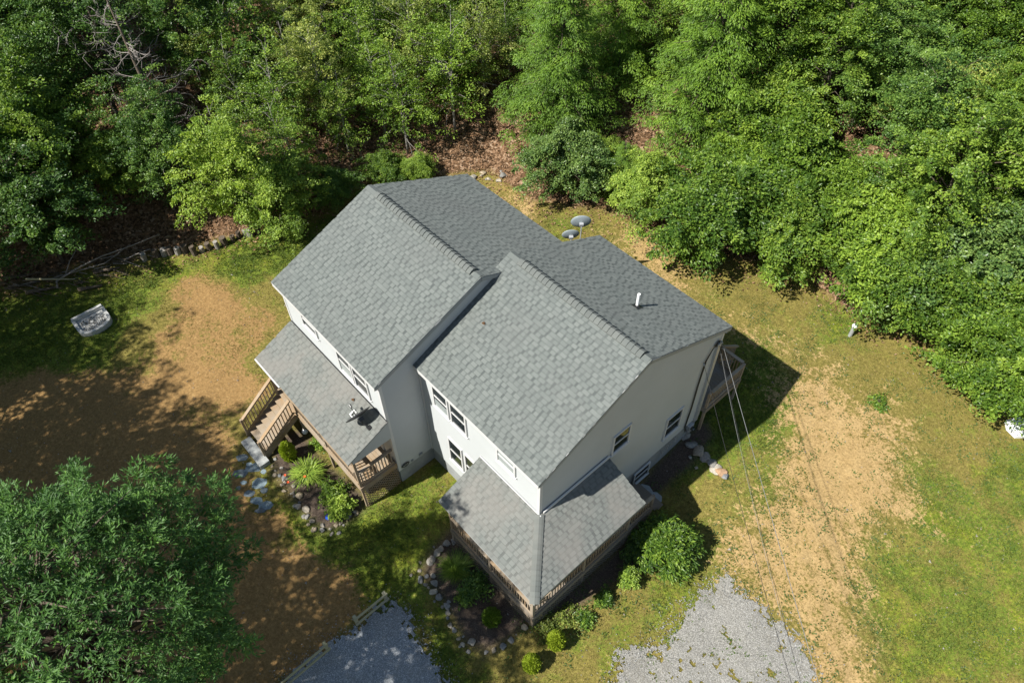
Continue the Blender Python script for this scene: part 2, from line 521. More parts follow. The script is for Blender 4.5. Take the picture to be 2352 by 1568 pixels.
# ---- porch roofs (decks under the shingles)
P1 = dict(x0=-11.97, x1=-5.84, yo=-3.13, yw=-1.385, zo=2.99, zw=3.79)
P2 = dict(xl=-2.86, xo=1.64, yo=-1.65, yr=3.20, zo=2.78, zw=3.51, wx=-0.08, wy=0.155)
m = MB(); t = .09; q = P1
m.add([(q['x0'], q['yo'], q['zo'] - .01), (q['x1'], q['yo'], q['zo'] - .01), (q['x1'], q['yw'], q['zw'] - .01), (q['x0'], q['yw'], q['zw'] - .01),
       (q['x0'], q['yo'], q['zo'] - t), (q['x1'], q['yo'], q['zo'] - t), (q['x1'], q['yw'], q['zw'] - t), (q['x0'], q['yw'], q['zw'] - t)],
      [(0, 1, 2, 3), (7, 6, 5, 4), (0, 4, 5, 1), (1, 5, 6, 2), (2, 6, 7, 3), (3, 7, 4, 0)])
porch1 = m.build('porch_roof', MATS['soffit'], HOUSE)
m = MB(); q = P2
T = [(q['xl'], q['yo'], q['zo']), (q['xo'], q['yo'], q['zo']), (q['wx'], q['wy'], q['zw']), (q['xl'], q['wy'], q['zw']), (q['xo'], q['yr'], q['zo']), (q['wx'], q['yr'], q['zw'])]
vs = [(a, b, c - .01) for a, b, c in T] + [(a, b, c - t) for a, b, c in T]
m.add(vs, [(0, 1, 2, 3), (1, 4, 5, 2), (9, 8, 7, 6), (8, 11, 10, 7), (0, 6, 7, 1), (1, 7, 10, 4), (4, 10, 11, 5), (5, 11, 8, 2), (2, 8, 9, 3), (3, 9, 6, 0)])
porch2 = m.build('porch_roof', MATS['soffit'], HOUSE)
# gable-end infill triangles and eave trim
for x in (P1['x1'] - .05, P1['x0'] + .05):
    m = MB(); s = 1 if x > -8 else -1
    y0, y1 = P1['yo'] + .16, P1['yw']
    pts = [(y0, 2.76), (y1, 2.76), (y1, P1['zw'] - t - .004), (y0, P1['zo'] - t + .06)]
    m.add([(x, a, b) for a, b in pts] + [(x + s * .03, a, b) for a, b in pts], [(0, 1, 2, 3), (7, 6, 5, 4), (0, 4, 5, 1), (1, 5, 6, 2), (2, 6, 7, 3), (3, 7, 4, 0)])
    m.build('gable_panel', MATS['siding'], porch1)
m = MB(); m.box((P1['x0'], P1['yo'] - .022, P1['zo'] - .14), (P1['x1'], P1['yo'] - .002, P1['zo'] - .012)); m.build('fascia', MATS['deckwood'], porch1)
m = MB(); m.box((P1['x0'] - .02, P1['yo'] - .07, P1['zo'] - .10), (P1['x0'] + 1.75, P1['yo'] - .026, P1['zo'] - .03)); m.build('gutter', MATS['trim'], porch1)
m = MB(); m.box((P1['x0'] + .1, P1['yo'] + .17, 2.68), (P1['x1'] - .1, P1['yo'] + .27, 2.86)); m.build('porch_beam', MATS['deckwood'], porch1)
m = MB(); m.box((P2['xl'], P2['yo'] - .022, P2['zo'] - .13), (P2['xo'], P2['yo'] - .002, P2['zo'] - .012)); m.build('fascia', MATS['soffit'], porch2)
m = MB(); m.box((P2['xo'] + .002, P2['yo'] - .02, P2['zo'] - .13), (P2['xo'] + .022, P2['yr'], P2['zo'] - .012)); m.build('fascia', MATS['soffit'], porch2)
m = MB(); m.box((P2['xl'] + .05, P2['yo'] + .20, 2.48), (P2['xo'] - .3, P2['yo'] + .30, 2.66)); m.build('porch_beam', MATS['deckwood'], porch2)
m = MB(); m.box((P2['xo'] - .3, P2['yo'] + .20, 2.48), (P2['xo'] - .2, P2['yr'] - .05, 2.66)); m.build('porch_beam', MATS['deckwood'], porch2)
for x, s in ((P2['xl'] + .03, 1),):
    m = MB(); pts = [(P2['yo'] + .2, 2.50), (P2['wy'], 2.50), (P2['wy'], P2['zw'] - t), (P2['yo'] + .2, P2['zo'] - t + .06)]
    m.add([(x, a, b) for a, b in pts] + [(x + .03, a, b) for a, b in pts], [(0, 1, 2, 3), (7, 6, 5, 4), (0, 4, 5, 1), (1, 5, 6, 2), (2, 6, 7, 3), (3, 7, 4, 0)])
    m.build('gable_panel', MATS['siding'], porch2)
m = MB(); y = P2['yr'] - .05; pts = [(P2['xo'] - .2, 2.50), (WB[1] + .03, 2.50), (WB[1] + .03, P2['zw'] - t), (P2['xo'] - .2, P2['zo'] - t + .06)]
m.add([(a, y, b) for a, b in pts] + [(a, y + .03, b) for a, b in pts], [(0, 1, 2, 3), (7, 6, 5, 4), (0, 4, 5, 1), (1, 5, 6, 2), (2, 6, 7, 3), (3, 7, 4, 0)])
m.build('gable_panel', MATS['siding'], porch2)
# flashing where the porch roofs meet the walls
m = MB(); m.beam((P2['wx'] + .055, P2['wy'] + .12, P2['zw'] + .03), (P2['wx'] + .055, P2['yr'] + .02, P2['zw'] + .03), .05, .09); m.build('flashing', MATS['trim'], porch2)
m = MB(); m.beam((P2['xl'] - .01, P2['wy'] - .03, P2['zw'] + .02), (P2['wx'] + .1, P2['wy'] - .03, P2['zw'] + .02), .03, .05); m.build('flashing', MATS['trim'], porch2)
m = MB(); m.beam((P1['x0'], P1['yw'] - .03, P1['zw'] + .02), (P1['x1'], P1['yw'] - .03, P1['zw'] + .02), .02, .035); m.build('flashing', MATS['black'], porch1)

# ---- shingles: every tab is its own wedge; the nearest 300 are objects, the rest one field
tabs = []
def course_tabs(o, eu, ev, lim, length, porch, roof, e=0.143):
    """o eave corner, eu along eave, ev up the slope, lim(v)->(u0,u1), length up-slope"""
    o = np.array(o, float); eu = np.array(eu, float); ev = np.array(ev, float); n = np.cross(eu, ev)
    flip = n[2] < 0
    if flip: n = -n
    rows = int(math.ceil(length / e))
    for r in range(rows):
        v0 = r * e; v1 = min(v0 + e, length)
        a, b = lim((v0 + v1) / 2)
        u = a - random.random() * 0.3
        run = 0
        while u < b:
            run = 1 - run if random.random() < 0.9 else 1
            w = random.uniform(.13, .23) if run else random.uniform(.06, .11)
            u0, u1 = max(u, a), min(u + w, b)
            u += w
            if u1 - u0 < 0.03: continue
            tint = random.uniform(.62, .98) if run else random.uniform(.1, .5)
            th = 0.010 if run else 0.005
            us, ed = (u1, -eu) if flip else (u0, eu)
            tabs.append((o + eu * us + ev * (v0 - .006), ed, ev, n, u1 - u0, v1 - v0 + 0.012, th, min(max(tint, 0), 1), porch, roof))
def gable_shingles(x0, x1, yf, yb, ze, zr, roof, cut=None):
    ym = (yf + yb) / 2; L = math.hypot(ym - yf, zr - ze)
    for ya, sg in ((yf, 1), (yb, -1)):
        ev = np.array((0, sg * (ym - yf) / L, (zr - ze) / L))
        course_tabs((x0, ya, ze), (1, 0, 0), ev, lambda v: (0, x1 - x0), L, 0.0, roof)
gable_shingles(AX0 - .02, AX1 + .02, AYF - .02, AYB + .02, AZE - .005, AZR, roofA)
gable_shingles(BX0 - .02, BX1 + .02, BYF - .02, BYB + .02, BZE - .005, BZR, roofB)
q = P1; L = math.hypot(q['yw'] - q['yo'], q['zw'] - q['zo'])
course_tabs((q['x0'] - .02, q['yo'] - .02, q['zo'] - .005), (1, 0, 0), (0, (q['yw'] - q['yo']) / L, (q['zw'] - q['zo']) / L), lambda v: (0, q['x1'] - q['x0'] + .04), L, 1.0, porch1)
q2 = P2; L2 = math.hypot(q2['wy'] - q2['yo'], q2['zw'] - q2['zo']); Ls = math.hypot(q2['xo'] - q2['wx'], q2['zw'] - q2['zo'])
course_tabs((q2['xl'] - .02, q2['yo'] - .02, q2['zo'] - .005), (1, 0, 0), (0, (q2['wy'] - q2['yo']) / L2, (q2['zw'] - q2['zo']) / L2),
            lambda v: (0, (q2['xo'] - q2['xl'] + .04) + (q2['wx'] - q2['xo']) * v / L2), L2, 1.0, porch2)
course_tabs((q2['xo'] + .02, q2['yr'] + .02, q2['zo'] - .005), (0, -1, 0), ((q2['wx'] - q2['xo']) / Ls, 0, (q2['zw'] - q2['zo']) / Ls),
            lambda v: (0, (q2['yr'] - q2['yo'] + .04) + (q2['yo'] - q2['wy']) * v / Ls), Ls, 1.0, porch2)
tabs.sort(key=lambda T: -T[4] * T[5] / float(np.sum((T[0] - CAM) ** 2)) * (abs(float(np.dot(T[3], (CAM - T[0]) / np.linalg.norm(CAM - T[0]))))))
WEDGE = [(0, 0, 1), (1, 0, 1), (1, .76, .33), (0, .76, .33), (1, 1, .12), (0, 1, .12), (0, 0, -.9), (1, 0, -.9), (1, 1, -.9), (0, 1, -.9)]
WF = [(0, 1, 2, 3), (3, 2, 4, 5), (6, 7, 1, 0)]
BAND = [0.0, 1.0, .8]
V = np.array(WEDGE)
wedge_me = fast_mesh('shingle', V, np.array(WF), None, 'FACE', MATS['shingle'], None, {'band': BAND})
for T in tabs[:300]:
    o_, eu, ev, n, w, l, th, tint, porch, roof = T
    o = bpy.data.objects.new('shingle', wedge_me); COL.objects.link(o); o.parent = roof
    R3 = Matrix((eu * w, ev * l, n * th)).transposed().to_4x4()
    if R3.to_3x3().determinant() < 0:      # keep right-handed
        R3 = Matrix((-eu * w, ev * l, n * th)).transposed().to_4x4(); o_ = o_ + eu * w
    o.matrix_local = Matrix.Translation(Vector(o_ - OFF[roof.name])) @ R3
    o.color = (0.0, porch, tint, 1)
rest = tabs[300:]
VV = np.concatenate([T[0] + V[:, :1] * T[1] * T[4] + V[:, 1:2] * T[2] * T[5] + V[:, 2:] * T[3] * T[6] for T in rest]) - OFF[HOUSE.name]
FF = (np.arange(len(rest))[:, None, None] * len(WEDGE) + np.array(WF)[None]).reshape(-1, 4)
me = fast_mesh('shingle_field', VV, FF, np.repeat([T[7] for T in rest], len(WF)), 'FACE', MATS['shingle'], {'porch': np.repeat([T[8] for T in rest], len(WEDGE))}, {'band': np.tile(BAND, len(rest))})
sf = link_mesh('shingle_field', me, None, HOUSE); sf['kind'] = 'stuff'; sf.color = (0, 0, 0, 1)

# ---- ridge vents and caps
def cap_mesh(k, w=0.18, l=0.21, th=0.016, up=0.06):
    m = MB(); vs = []
    for u, e in ((0, .005), (l, .042)):
        for s in (-1, -.55, 0, .55, 1):
            z = -abs(s) * w * k + (up if abs(s) < .6 else up * .35) + e
            vs.append((u, s * w, z))
    vs += [(u, s * w, z - .055) for u, s, z in ((0, -1, vs[0][2]), (0, 1, vs[4][2]), (l, -1, vs[5][2]), (l, 1, vs[9][2]))]
    m.add(vs, [(0, 5, 6, 1), (1, 6, 7, 2), (2, 7, 8, 3), (3, 8, 9, 4), (5, 12, 13, 9, 8, 7, 6), (0, 10, 12, 5), (4, 9, 13, 11), (0, 1, 2, 3, 4, 11, 10)])
    return m
def ridge(x0, x1, y, z, k, roof, step=0.19):
    me = cap_mesh(k).mesh('ridge_cap'); me.materials.append(MATS['shingle'])
    x = x0
    while x < x1:
        o = link_mesh('ridge_cap', me, None, roof, np.array((x, y, z)) - OFF[roof.name]); o.color = (.3, .25, .3, 1)
        o.rotation_euler = (random.uniform(-.02, .02), 0, random.uniform(-.015, .015))
        x += step
ridge(-11.55, -6.28, (AYF + AYB) / 2, AZR, .41, roofA)
ridge(-5.62, -.42, (BYF + BYB) / 2, BZR, .446, roofB)
for x0, x1, y, z, kk, roof in ((-12.12, -11.57, (AYF + AYB) / 2, AZR, .41, roofA), (-6.12, -5.87, (AYF + AYB) / 2, AZR, .41, roofA), (-6.12, -5.64, (BYF + BYB) / 2, BZR, .446, roofB), (-.25, -.02, (BYF + BYB) / 2, BZR, .446, roofB)):
    m = MB(); w = .15
    m.add([(x0, y - w, z - w * kk + .022), (x1, y - w, z - w * kk + .022), (x1, y, z + .026), (x0, y, z + .026), (x1, y + w, z - w * kk + .022), (x0, y + w, z - w * kk + .022)], [(0, 1, 2, 3), (3, 2, 4, 5)])
    o = m.build('ridge_strip', MATS['shingle'], roof); o.color = (.2, 0, .45, 1)
# hip caps of the wrap-around porch
h0 = np.array((P2['xo'], P2['yo'], P2['zo'])); h1 = np.array((P2['wx'], P2['wy'], P2['zw'])); hd = (h1 - h0); hl = np.linalg.norm(hd); hd /= hl
hs = unit(np.cross(hd, (0, 0, 1))); hn = np.cross(hs, hd)
me = cap_mesh(.30, .15, .2, .012, .02).mesh('hip_cap'); me.materials.append(MATS['shingle'])
u = -.02
while u < hl - .12:
    p = h0 + hd * u
    o = link_mesh('hip_cap', me, None, porch2); R3 = Matrix((hd, -hs, hn)).transposed().to_4x4()
    o.matrix_local = Matrix.Translation(Vector(p - OFF[porch2.name])) @ R3 @ Matrix.Rotation(math.radians(-3), 4, 'Y'); o.color = (.3, .6, .35, 1)
    u += .15

# ---- windows: frame, sashes, glass, sill
def window(axis, w, a0, a1, z0, z1, out, rails=1, parent=HOUSE, blind=0.0):
    """axis 'y': wall plane y=w facing out (sign), runs along x a0..a1; axis 'x' likewise"""
    def P(a, o, z): return (a, w + out * o, z) if axis == 'y' else (w + out * o, a, z)
    def bx(m, a0, a1, o0, o1, z0, z1):
        p = P(a0, o0, z0); q = P(a1, o1, z1)
        m.box(np.minimum(p, q), np.maximum(p, q))
    g = MB(); bx(g, a0 + .055, a1 - .055, .018, .028, z0 + .055, z1 - .055)
    win = g.build('window', MATS['glass'], parent)
    f = MB()
    bx(f, a0, a0 + .06, .0, .062, z0, z1); bx(f, a1 - .06, a1, .0, .062, z0, z1)
    bx(f, a0 + .06, a1 - .06, .0, .06, z0, z0 + .06); bx(f, a0 + .06, a1 - .06, .0, .06, z1 - .06, z1)
    f.build('frame', MATS['trim'], win)
    if blind:
        zb = z0 + .062; zt = zb + (z1 - z0 - .124) * blind; s = MB()
        nsl = max(3, int((zt - zb) / .06))
        for i in range(nsl): bx(s, a0 + .062, a1 - .062, .0285, .0305, zb + (zt - zb) * i / nsl, zb + (zt - zb) * (i + .8) / nsl)
        s.build('blind', MATS['blind'], win)
    for i in range(rails):
        zz = z0 + (z1 - z0) * (i + 1) / (rails + 1)
        s = MB(); bx(s, a0 + .061, a1 - .061, .03, .05, zz - .022, zz + .022); s.build('meeting_rail', MATS['trim'], win)
    s = MB(); bx(s, a0 - .04, a1 + .04, .0, .085, z0 - .035, z0 - .002); s.build('sill', MATS['trim'], win)
    return win
yB = WB[2] - .004; yA = WA[2] - .004; xB = WB[1] + .004
window('y', yB, -5.22, -4.40, 3.95, 5.22, -1, blind=.35); window('y', yB, -4.30, -3.48, 3.95, 5.22, -1)
window('y', yB, -2.00, -1.14, 4.40, 5.25, -1, blind=.95)
window('y', yB, -4.68, -3.92, 1.18, 2.62, -1); window('y', yB, -3.78, -3.02, 1.18, 2.62, -1)
window('y', yA, -10.68, -9.72, 4.66, 5.45, -1); window('y', yA, -8.46, -7.60, 4.16, 5.45, -1, blind=.4); window('y', yA, -7.52, -6.66, 4.16, 5.45, -1)
window('y', yA, -9.0, -8.1, 1.9, 2.9, -1)
window('x', xB, 3.34, 4.18, 3.42, 4.50, 1); window('x', xB, 6.38, 7.30, 1.12, 2.42, 1); window('x', xB, 5.02, 5.92, -.70, .16, 1)
d = MB(); d.box((-7.6, yA - .05, 1.0), (-6.7, yA - .003, 2.95)); dr = d.build('door', MATS['trim'], HOUSE)
d = MB(); d.lathe([(0, 0), (.035, 0), (.035, .03), (0, .03)], (0, 0, 0), 8)
d.v = [(-7.48 + a, yA - .05 - c, 1.95 + b) for a, b, c in d.v]; d.build('handle', MATS['galv'], dr)

# ---- decks, posts, railings
def board_run(name, x0, x1, y0, y1, z, along, parent, mat, w=0.14):
    """deck boards as single pieces sharing one mesh"""
    span = (y1 - y0) if along == 'x' else (x1 - x0)
    n = int(round(span / w)); w = span / n
    m = MB()
    if along == 'x': m.box((x0, 0, -.03), (x1, w - .008, 0))
    else: m.box((0, y0, -.03), (w - .008, y1, 0))
    ref = MB(); ref.v, ref.f, ref.t = m.v, m.f, m.t
    off = OFF[parent.name]
    if along == 'x': m.v = [(a - off[0], b, c) for a, b, c in m.v]
    else: m.v = [(a, b - off[1], c) for a, b, c in m.v]
    me = m.mesh('deck_board'); me.materials.append(mat)
    for i in range(n):
        p = (0, y0 + i * w - off[1], z - off[2]) if along == 'x' else (x0 + i * w - off[0], 0, z - off[2])
        o = bpy.data.objects.new('deck_board', me); COL.objects.link(o); o.parent = parent; o.location = p; OFF[o.name] = off

BAL = {}
def railing(p, q, zf, parent_root=HOUSE, h=0.92, mat='deckwood', gap=0.125, slope=0.0, posts=(True, True), bal=True, capw=.13):
    """p,q xy ends at floor zf (q end at zf+slope)"""
    p = np.array((p[0], p[1], zf), float); q = np.array((q[0], q[1], zf + slope), float)
    up = np.array((0, 0, 1.0)); d = q - p; L = np.linalg.norm(d[:2])
    m = MB(); m.beam(p + up * h, q + up * h, capw, .035)
    rail = m.build('railing', MATS[mat], parent_root)
    m = MB(); m.beam(p + up * (h - .065), q + up * (h - .065), .04, .085); m.build('upper_rail', MATS[mat], rail)
    m = MB(); m.beam(p + up * .10, q + up * .10, .04, .085); m.build('lower_rail', MATS[mat], rail)
    n = max(1, int(L / gap))
    key = (round(h, 2), mat)
    if key not in BAL:
        b = MB(); b.box((-.019, -.019, .06), (.019, .019, h - .03)); BAL[key] = b.mesh('baluster'); BAL[key].materials.append(MATS[mat])
    ang = math.atan2(d[1], d[0])
    if bal:
        for i in range(n):
            c = p + d * (i + .5) / n
            o = bpy.data.objects.new('baluster', BAL[key]); COL.objects.link(o); o.parent = rail
            nrm = np.array((-d[1], d[0], 0)) / L
            o.location = Vector(c + nrm * 0.042 - OFF[rail.name]); o.rotation_euler = (0, 0, ang); OFF[o.name] = OFF[rail.name]
    return rail

def post(x, y, z0, z1, w=.09, mat='deckwood', name='porch_post'):
    m = MB(); m.box((x - w / 2, y - w / 2, z0), (x + w / 2, y + w / 2, z1)); return m.build(name, MATS[mat], HOUSE)

def lattice(p, q, z0, z1, nrm, mat='deckgrey', sp=0.13):
    """diagonal slats between p and q"""
    p = np.array(p, float); q = np.array(q, float); L = np.linalg.norm(q - p); H = z1 - z0; e = (q - p) / L
    m = MB(); n = np.array((nrm[0], nrm[1], 0.0))
    for sg, o in ((1, .0), (-1, .012)):
        a = -H
        while a < L + H:
            # line u = a + sg*v ; clip to [0,L]x[0,H]
            if sg == 1: v0, v1 = max(0, -a), min(H, L - a)
            else: v0, v1 = max(0, a - L), min(H, a)
            if v1 - v0 > .03:
                A = np.array((*(p + e * (a + sg * v0)), z0 + v0)) + n * o; B = np.array((*(p + e * (a + sg * v1)), z0 + v1)) + n * o
                m.beam(A, B, .01, .030, up=np.cross(B - A, n))
            a += sp
    return m.build('lattice', MATS[mat], HOUSE, kind='stuff')

# porch 1 (long one under the shed roof)
Z1 = 1.0
m = MB(); m.box((-11.92, -2.93, Z1 - .24), (-5.96, WA[2] - .02, Z1 - .035)); dk1 = m.build('porch_deck', MATS['deckwood'], HOUSE)
board_run('deck_board', -11.95, -5.93, -2.98, WA[2] - .03, Z1, 'x', dk1, MATS['deckwood'])
m = MB(); m.box((-11.94, -2.965, Z1 - .27), (-5.94, -2.935, Z1 - .034)); m.build('rim_board', MATS['deckwood'], dk1)
m = MB(); m.box((-5.955, -2.93, Z1 - .27), (-5.925, WA[2] - .02, Z1 - .034)); m.build('rim_board', MATS['deckwood'], dk1)
for x in (-11.86, -10.30, -8.2, -6.02):
    post(x, -2.90, -.55, 2.70)
railing((-10.22, -2.93), (-8.28, -2.93), Z1); railing((-8.12, -2.93), (-6.10, -2.93), Z1)
railing((-5.99, -2.84), (-5.99, -1.45), Z1); railing((-11.88, -1.45), (-11.88, -2.84), Z1)
lattice((-5.95, -2.88), (-5.95, -1.42), -.5, Z1 - .28, (1, 0), 'deckwood', .16)
m = MB(); m.box((-11.8, -2.6, -.6), (-6.35, WA[2] - .1, Z1 - .3)); m.build('crawl_space_shade', MATS['undershade'], dk1)  # added dark block, paints the shade behind the lattice
# porch 1 stairs
SX0, SX1 = -11.72, -10.30
st = MB(); st.beam((SX0 + .04, -2.96, Z1 - .2), (SX0 + .04, -4.66, -.36), .05, .26); stair = st.build('stairs', MATS['deckwood'], HOUSE)
st = MB(); st.beam((SX1 - .04, -2.96, Z1 - .2), (SX1 - .04, -4.66, -.36), .05, .26); st.build('stringer', MATS['deckwood'], stair)
nst = 7
for i in range(1, nst):
    z = Z1 - i * (Z1 + .3) / nst; y = -2.96 - i * .262
    m = MB(); m.box((SX0, y - .02, z - .035), (SX1, y + .26, z)); m.build('tread', MATS['deckwood'], stair)
    m = MB(); m.box((SX0 + .07, y + .24, z - .19), (SX1 - .07, y + .26, z - .036)); m.build('riser', MATS['deckwood'], stair)
for x in (SX0 + .03, SX1 - .03):
    railing((x, -4.62), (x, -3.02), -.22, HOUSE, .92, 'deckwood', .125, Z1 + .20)
    post(x, -4.66, -.45, .74, name='newel_post')
post(SX0 + .03, -2.99, Z1 - .3, Z1 + .93, name='newel_post')

# porch 2 (wrap-around)
Z2 = .52; DX, DY, DXL, DYR = 1.36, -1.44, -2.84, 4.32
m = MB(); m.box((DXL, DY + .02, Z2 - .22), (DX - .02, WB[2] - .03, Z2 - .033)); dk2 = m.build('porch_deck', MATS['deckgrey'], HOUSE)
m = MB(); m.box((WB[1] + .03, WB[2] - .03, Z2 - .22), (DX - .02, DYR, Z2 - .034)); m.build('deck_frame', MATS['deckgrey'], dk2)
board_run('deck_board', DXL, DX, DY, WB[2] - .03, Z2, 'x', dk2, MATS['deckgrey'])
board_run('deck_board', WB[1] + .03, DX, WB[2] - .028, DYR, Z2 - .001, 'y', dk2, MATS['deckgrey'])
m = MB(); m.box((DXL, DY - .012, Z2 - .26), (DX, DY + .018, Z2 - .032)); m.build('rim_board', MATS['deckgrey'], dk2)
m = MB(); m.box((DX - .018, DY - .012, Z2 - .262), (DX + .012, DYR, Z2 - .033)); m.build('rim_board', MATS['deckgrey'], dk2)
m = MB(); m.box((DXL + .2, DY + .25, -.9), (DX - .25, WB[2] - .1, Z2 - .25)); m.build('crawl_space_shade', MATS['undershade'], dk2)  # dark block filling the front void, shade put into its colour
m = MB(); m.box((WB[1] + .1, WB[2], -1.2), (DX - .25, DYR - .2, Z2 - .25)); m.build('crawl_space_shade', MATS['undershade'], dk2)  # same painted shade under the side run of the deck
for x, y in ((DXL + .06, DY + .06), (-.75, DY + .06), (DX - .06, DY + .06), (DX - .06, .9), (DX - .06, 3.05)):
    post(x, y, -.75, 2.50, mat='deckwood')
for x, y in ((DX - .06, DYR - .05),):
    post(x, y, -.9, Z2 + .94, mat='deckgrey', name='newel_post')
railing((DXL + .12, DY + .05), (-.81, DY + .05), Z2); railing((-.69, DY + .05), (DX - .12, DY + .05), Z2)
railing((DX - .05, DY + .12), (DX - .05, .84), Z2); railing((DX - .05, .96), (DX - .05, 2.99), Z2); railing((DX - .05, 3.11), (DX - .05, DYR - .1), Z2)
railing((DXL + .05, WB[2] - .08), (DXL + .05, DY + .12), Z2)
lattice((DXL, DY + .03), (DX - .02, DY + .03), -.75, Z2 - .27, (0, -1), 'deckgrey', .18)
lattice((DX - .02, DY + .03), (DX - .02, DYR - .1), -.95, Z2 - .27, (1, 0), 'deckgrey', .18)
for i in range(3):
    m = MB(); y = DYR + .02 + i * .27; z = Z2 - (i + 1) * .29
    m.box((.1, y, z - .04), (DX - .05, y + .29, z)); m.build('step', MATS['deckgrey'], dk2)

# back deck behind the right block
Z3 = 1.0
m = MB(); m.box((-3.0, WB[3] + .03, Z3 - .22), (.10, 10.86, Z3 - .033)); dk3 = m.build('back_deck', MATS['deckgrey'], HOUSE)
board_run('deck_board', -3.0, .13, WB[3] + .03, 10.9, Z3, 'x', dk3, MATS['deckgrey'])
m = MB(); m.box((.10, WB[3] + .03, Z3 - .26), (.13, 10.9, Z3 - .032)); m.build('rim_board', MATS['deckgrey'], dk3)
for x, y in ((.06, WB[3] + .12), (.06, 10.84), (-1.5, 10.84), (-2.9, 10.84)):
    post(x, y, -.75, Z3 + .93, mat='deckwood', name='deck_post')
railing((.08, WB[3] + .18), (.08, 10.78), Z3, HOUSE, .95, 'deckwood')
railing((0.0, 10.86), (-1.0, 10.86), Z3, HOUSE, .95, 'deckwood')
railing((-1.05, 10.9), (-1.05, 12.3), Z3, HOUSE, .95, 'deckwood', slope=-1.1)
for i in range(5):
    m = MB(); m.box((-2.0, 10.92 + i * .28, Z3 - (i + 1) * .23 - .04), (-1.0, 11.2 + i * .28, Z3 - (i + 1) * .23)); m.build('tread', MATS['deckgrey'], dk3)

# ---- vent stack, meter, conduit, hose hanger
bz = roofz(6.34, BYF, BYB, BZE, BZR)
m = MB(); m.lathe([(.0, bz - .02), (.05, bz - .02), (.05, bz + .58), (.04, bz + .58), (.04, bz + .4)], (-2.14, 6.34, 0), 14); vp = m.build('vent_pipe', MATS['pvc'], HOUSE, smooth=False)
m = MB(); m.add([(-2.28, 6.20, roofz(6.2, BYF, BYB, BZE, BZR) + .024), (-2.0, 6.20, roofz(6.2, BYF, BYB, BZE, BZR) + .024), (-2.0, 6.5, roofz(6.5, BYF, BYB, BZE, BZR) + .024), (-2.28, 6.5, roofz(6.5, BYF, BYB, BZE, BZR) + .024)], [(0, 1, 2, 3)])
m.lathe([(.1, bz + .02), (.055, bz + .09)], (-2.14, 6.34, 0), 12); m.build('pipe_boot', MATS['black'], vp)
m = MB(); m.box((xB + .0, 8.02, -.02), (xB + .14, 8.3, .38)); mt = m.build('meter_box', MATS['galv'], HOUSE)
m = MB(); m.lathe([(0, 0), (.09, 0), (.09, .1), (.06, .14), (0, .15)], (0, 0, 0), 12); m.v = [(xB + .14 + c, 8.16 + a, .24 + b) for a, b, c in m.v]; m.build('meter_dial', MATS['glass'], mt)
m = MB(); m.box((xB, 8.36, .42), (xB + .1, 8.5, 5.05)); m.build('utility_conduit', MATS['galv'], HOUSE)
for off_, mt_ in ((0, 'cableblk'), (.07, 'cableblk')):
    m = MB(); m.tube([(xB + .05, 8.42, 5.1), (xB + .06, 8.1, 5.0), (xB + .05, 7.85 + off_, 4.5), (xB + .05, 7.8 + off_, 3.2), (xB + .05, 7.82 + off_, 1.8), (xB + .05, 7.75 + off_, .6), (xB + .06, 7.9 + off_, .1)], .016, 5); m.build('service_cable', MATS[mt_], HOUSE)
m = MB()
for r in (.11, .135):
    m.tube([(xB + .05, 8.34 + r * math.cos(a), 5.08 + r * math.sin(a)) for a in np.linspace(0, 2 * math.pi, 15)], .014, 5)
m.build('cable_coil', MATS['cableblk'], HOUSE)
for i, (y, z) in enumerate(((7.3, .3), (7.05, .2), (6.85, .28), (6.6, .1))):
    m = MB(); m.tube([(xB, y, z), (xB + .07, y, z + .02), (xB + .07, y - .02, z - .18), (xB + .02, y - .02, z - .22)], .016, 5); m.build('wall_pipe', MATS['galv'], HOUSE)
m = MB(); xa = WA[1] + .02
for s in (0, 1):
    m.tube([(xa + .03 + .015 * s, -1.1 + (.17 - .03 * s) * math.cos(a), .62 + (.10 - .02 * s) * math.sin(a)) for a in np.linspace(0, 2 * math.pi, 17)], .014, 5)
m.tube([(xa + .03, -1.13, .54), (xa + .03, -1.13, .7)], .012, 5); m.tube([(xa + .03, -1.06, .54), (xa + .03, -1.06, .7)], .012, 5)
m.build('hose_hanger', MATS['black'], HOUSE)
m = MB(); m.box((xa, -.46, .5), (xa + .07, -.32, .62)); m.build('outlet_box', MATS['soffit'], HOUSE)
m = MB(); m.box((xa, -.82, .48), (xa + .05, -.74, .58)); m.build('hose_tap', MATS['soffit'], HOUSE)
# ================================================================== GROUND
def pts_world(px):
    return np.array([G(*p)[:2] for p in px])

def sdist(P, poly):
    """signed distance (positive inside) of points P (n,2) to polygon"""
    n = len(poly); d = np.full(len(P), 1e9); ins = np.zeros(len(P), bool)
    for i in range(n):
        a = poly[i]; b = poly[(i + 1) % n]; e = b - a; w = P - a
        t = np.clip((w @ e) / max(e @ e, 1e-9), 0, 1)
        d = np.minimum(d, np.linalg.norm(w - t[:, None] * e, axis=1))
        c = (a[1] <= P[:, 1]) != (b[1] <= P[:, 1])
        with np.errstate(divide='ignore', invalid='ignore'):
            xi = a[0] + (P[:, 1] - a[1]) * e[0] / e[1]
        ins ^= c & (P[:, 0] < xi)
    return np.where(ins, d, -d)

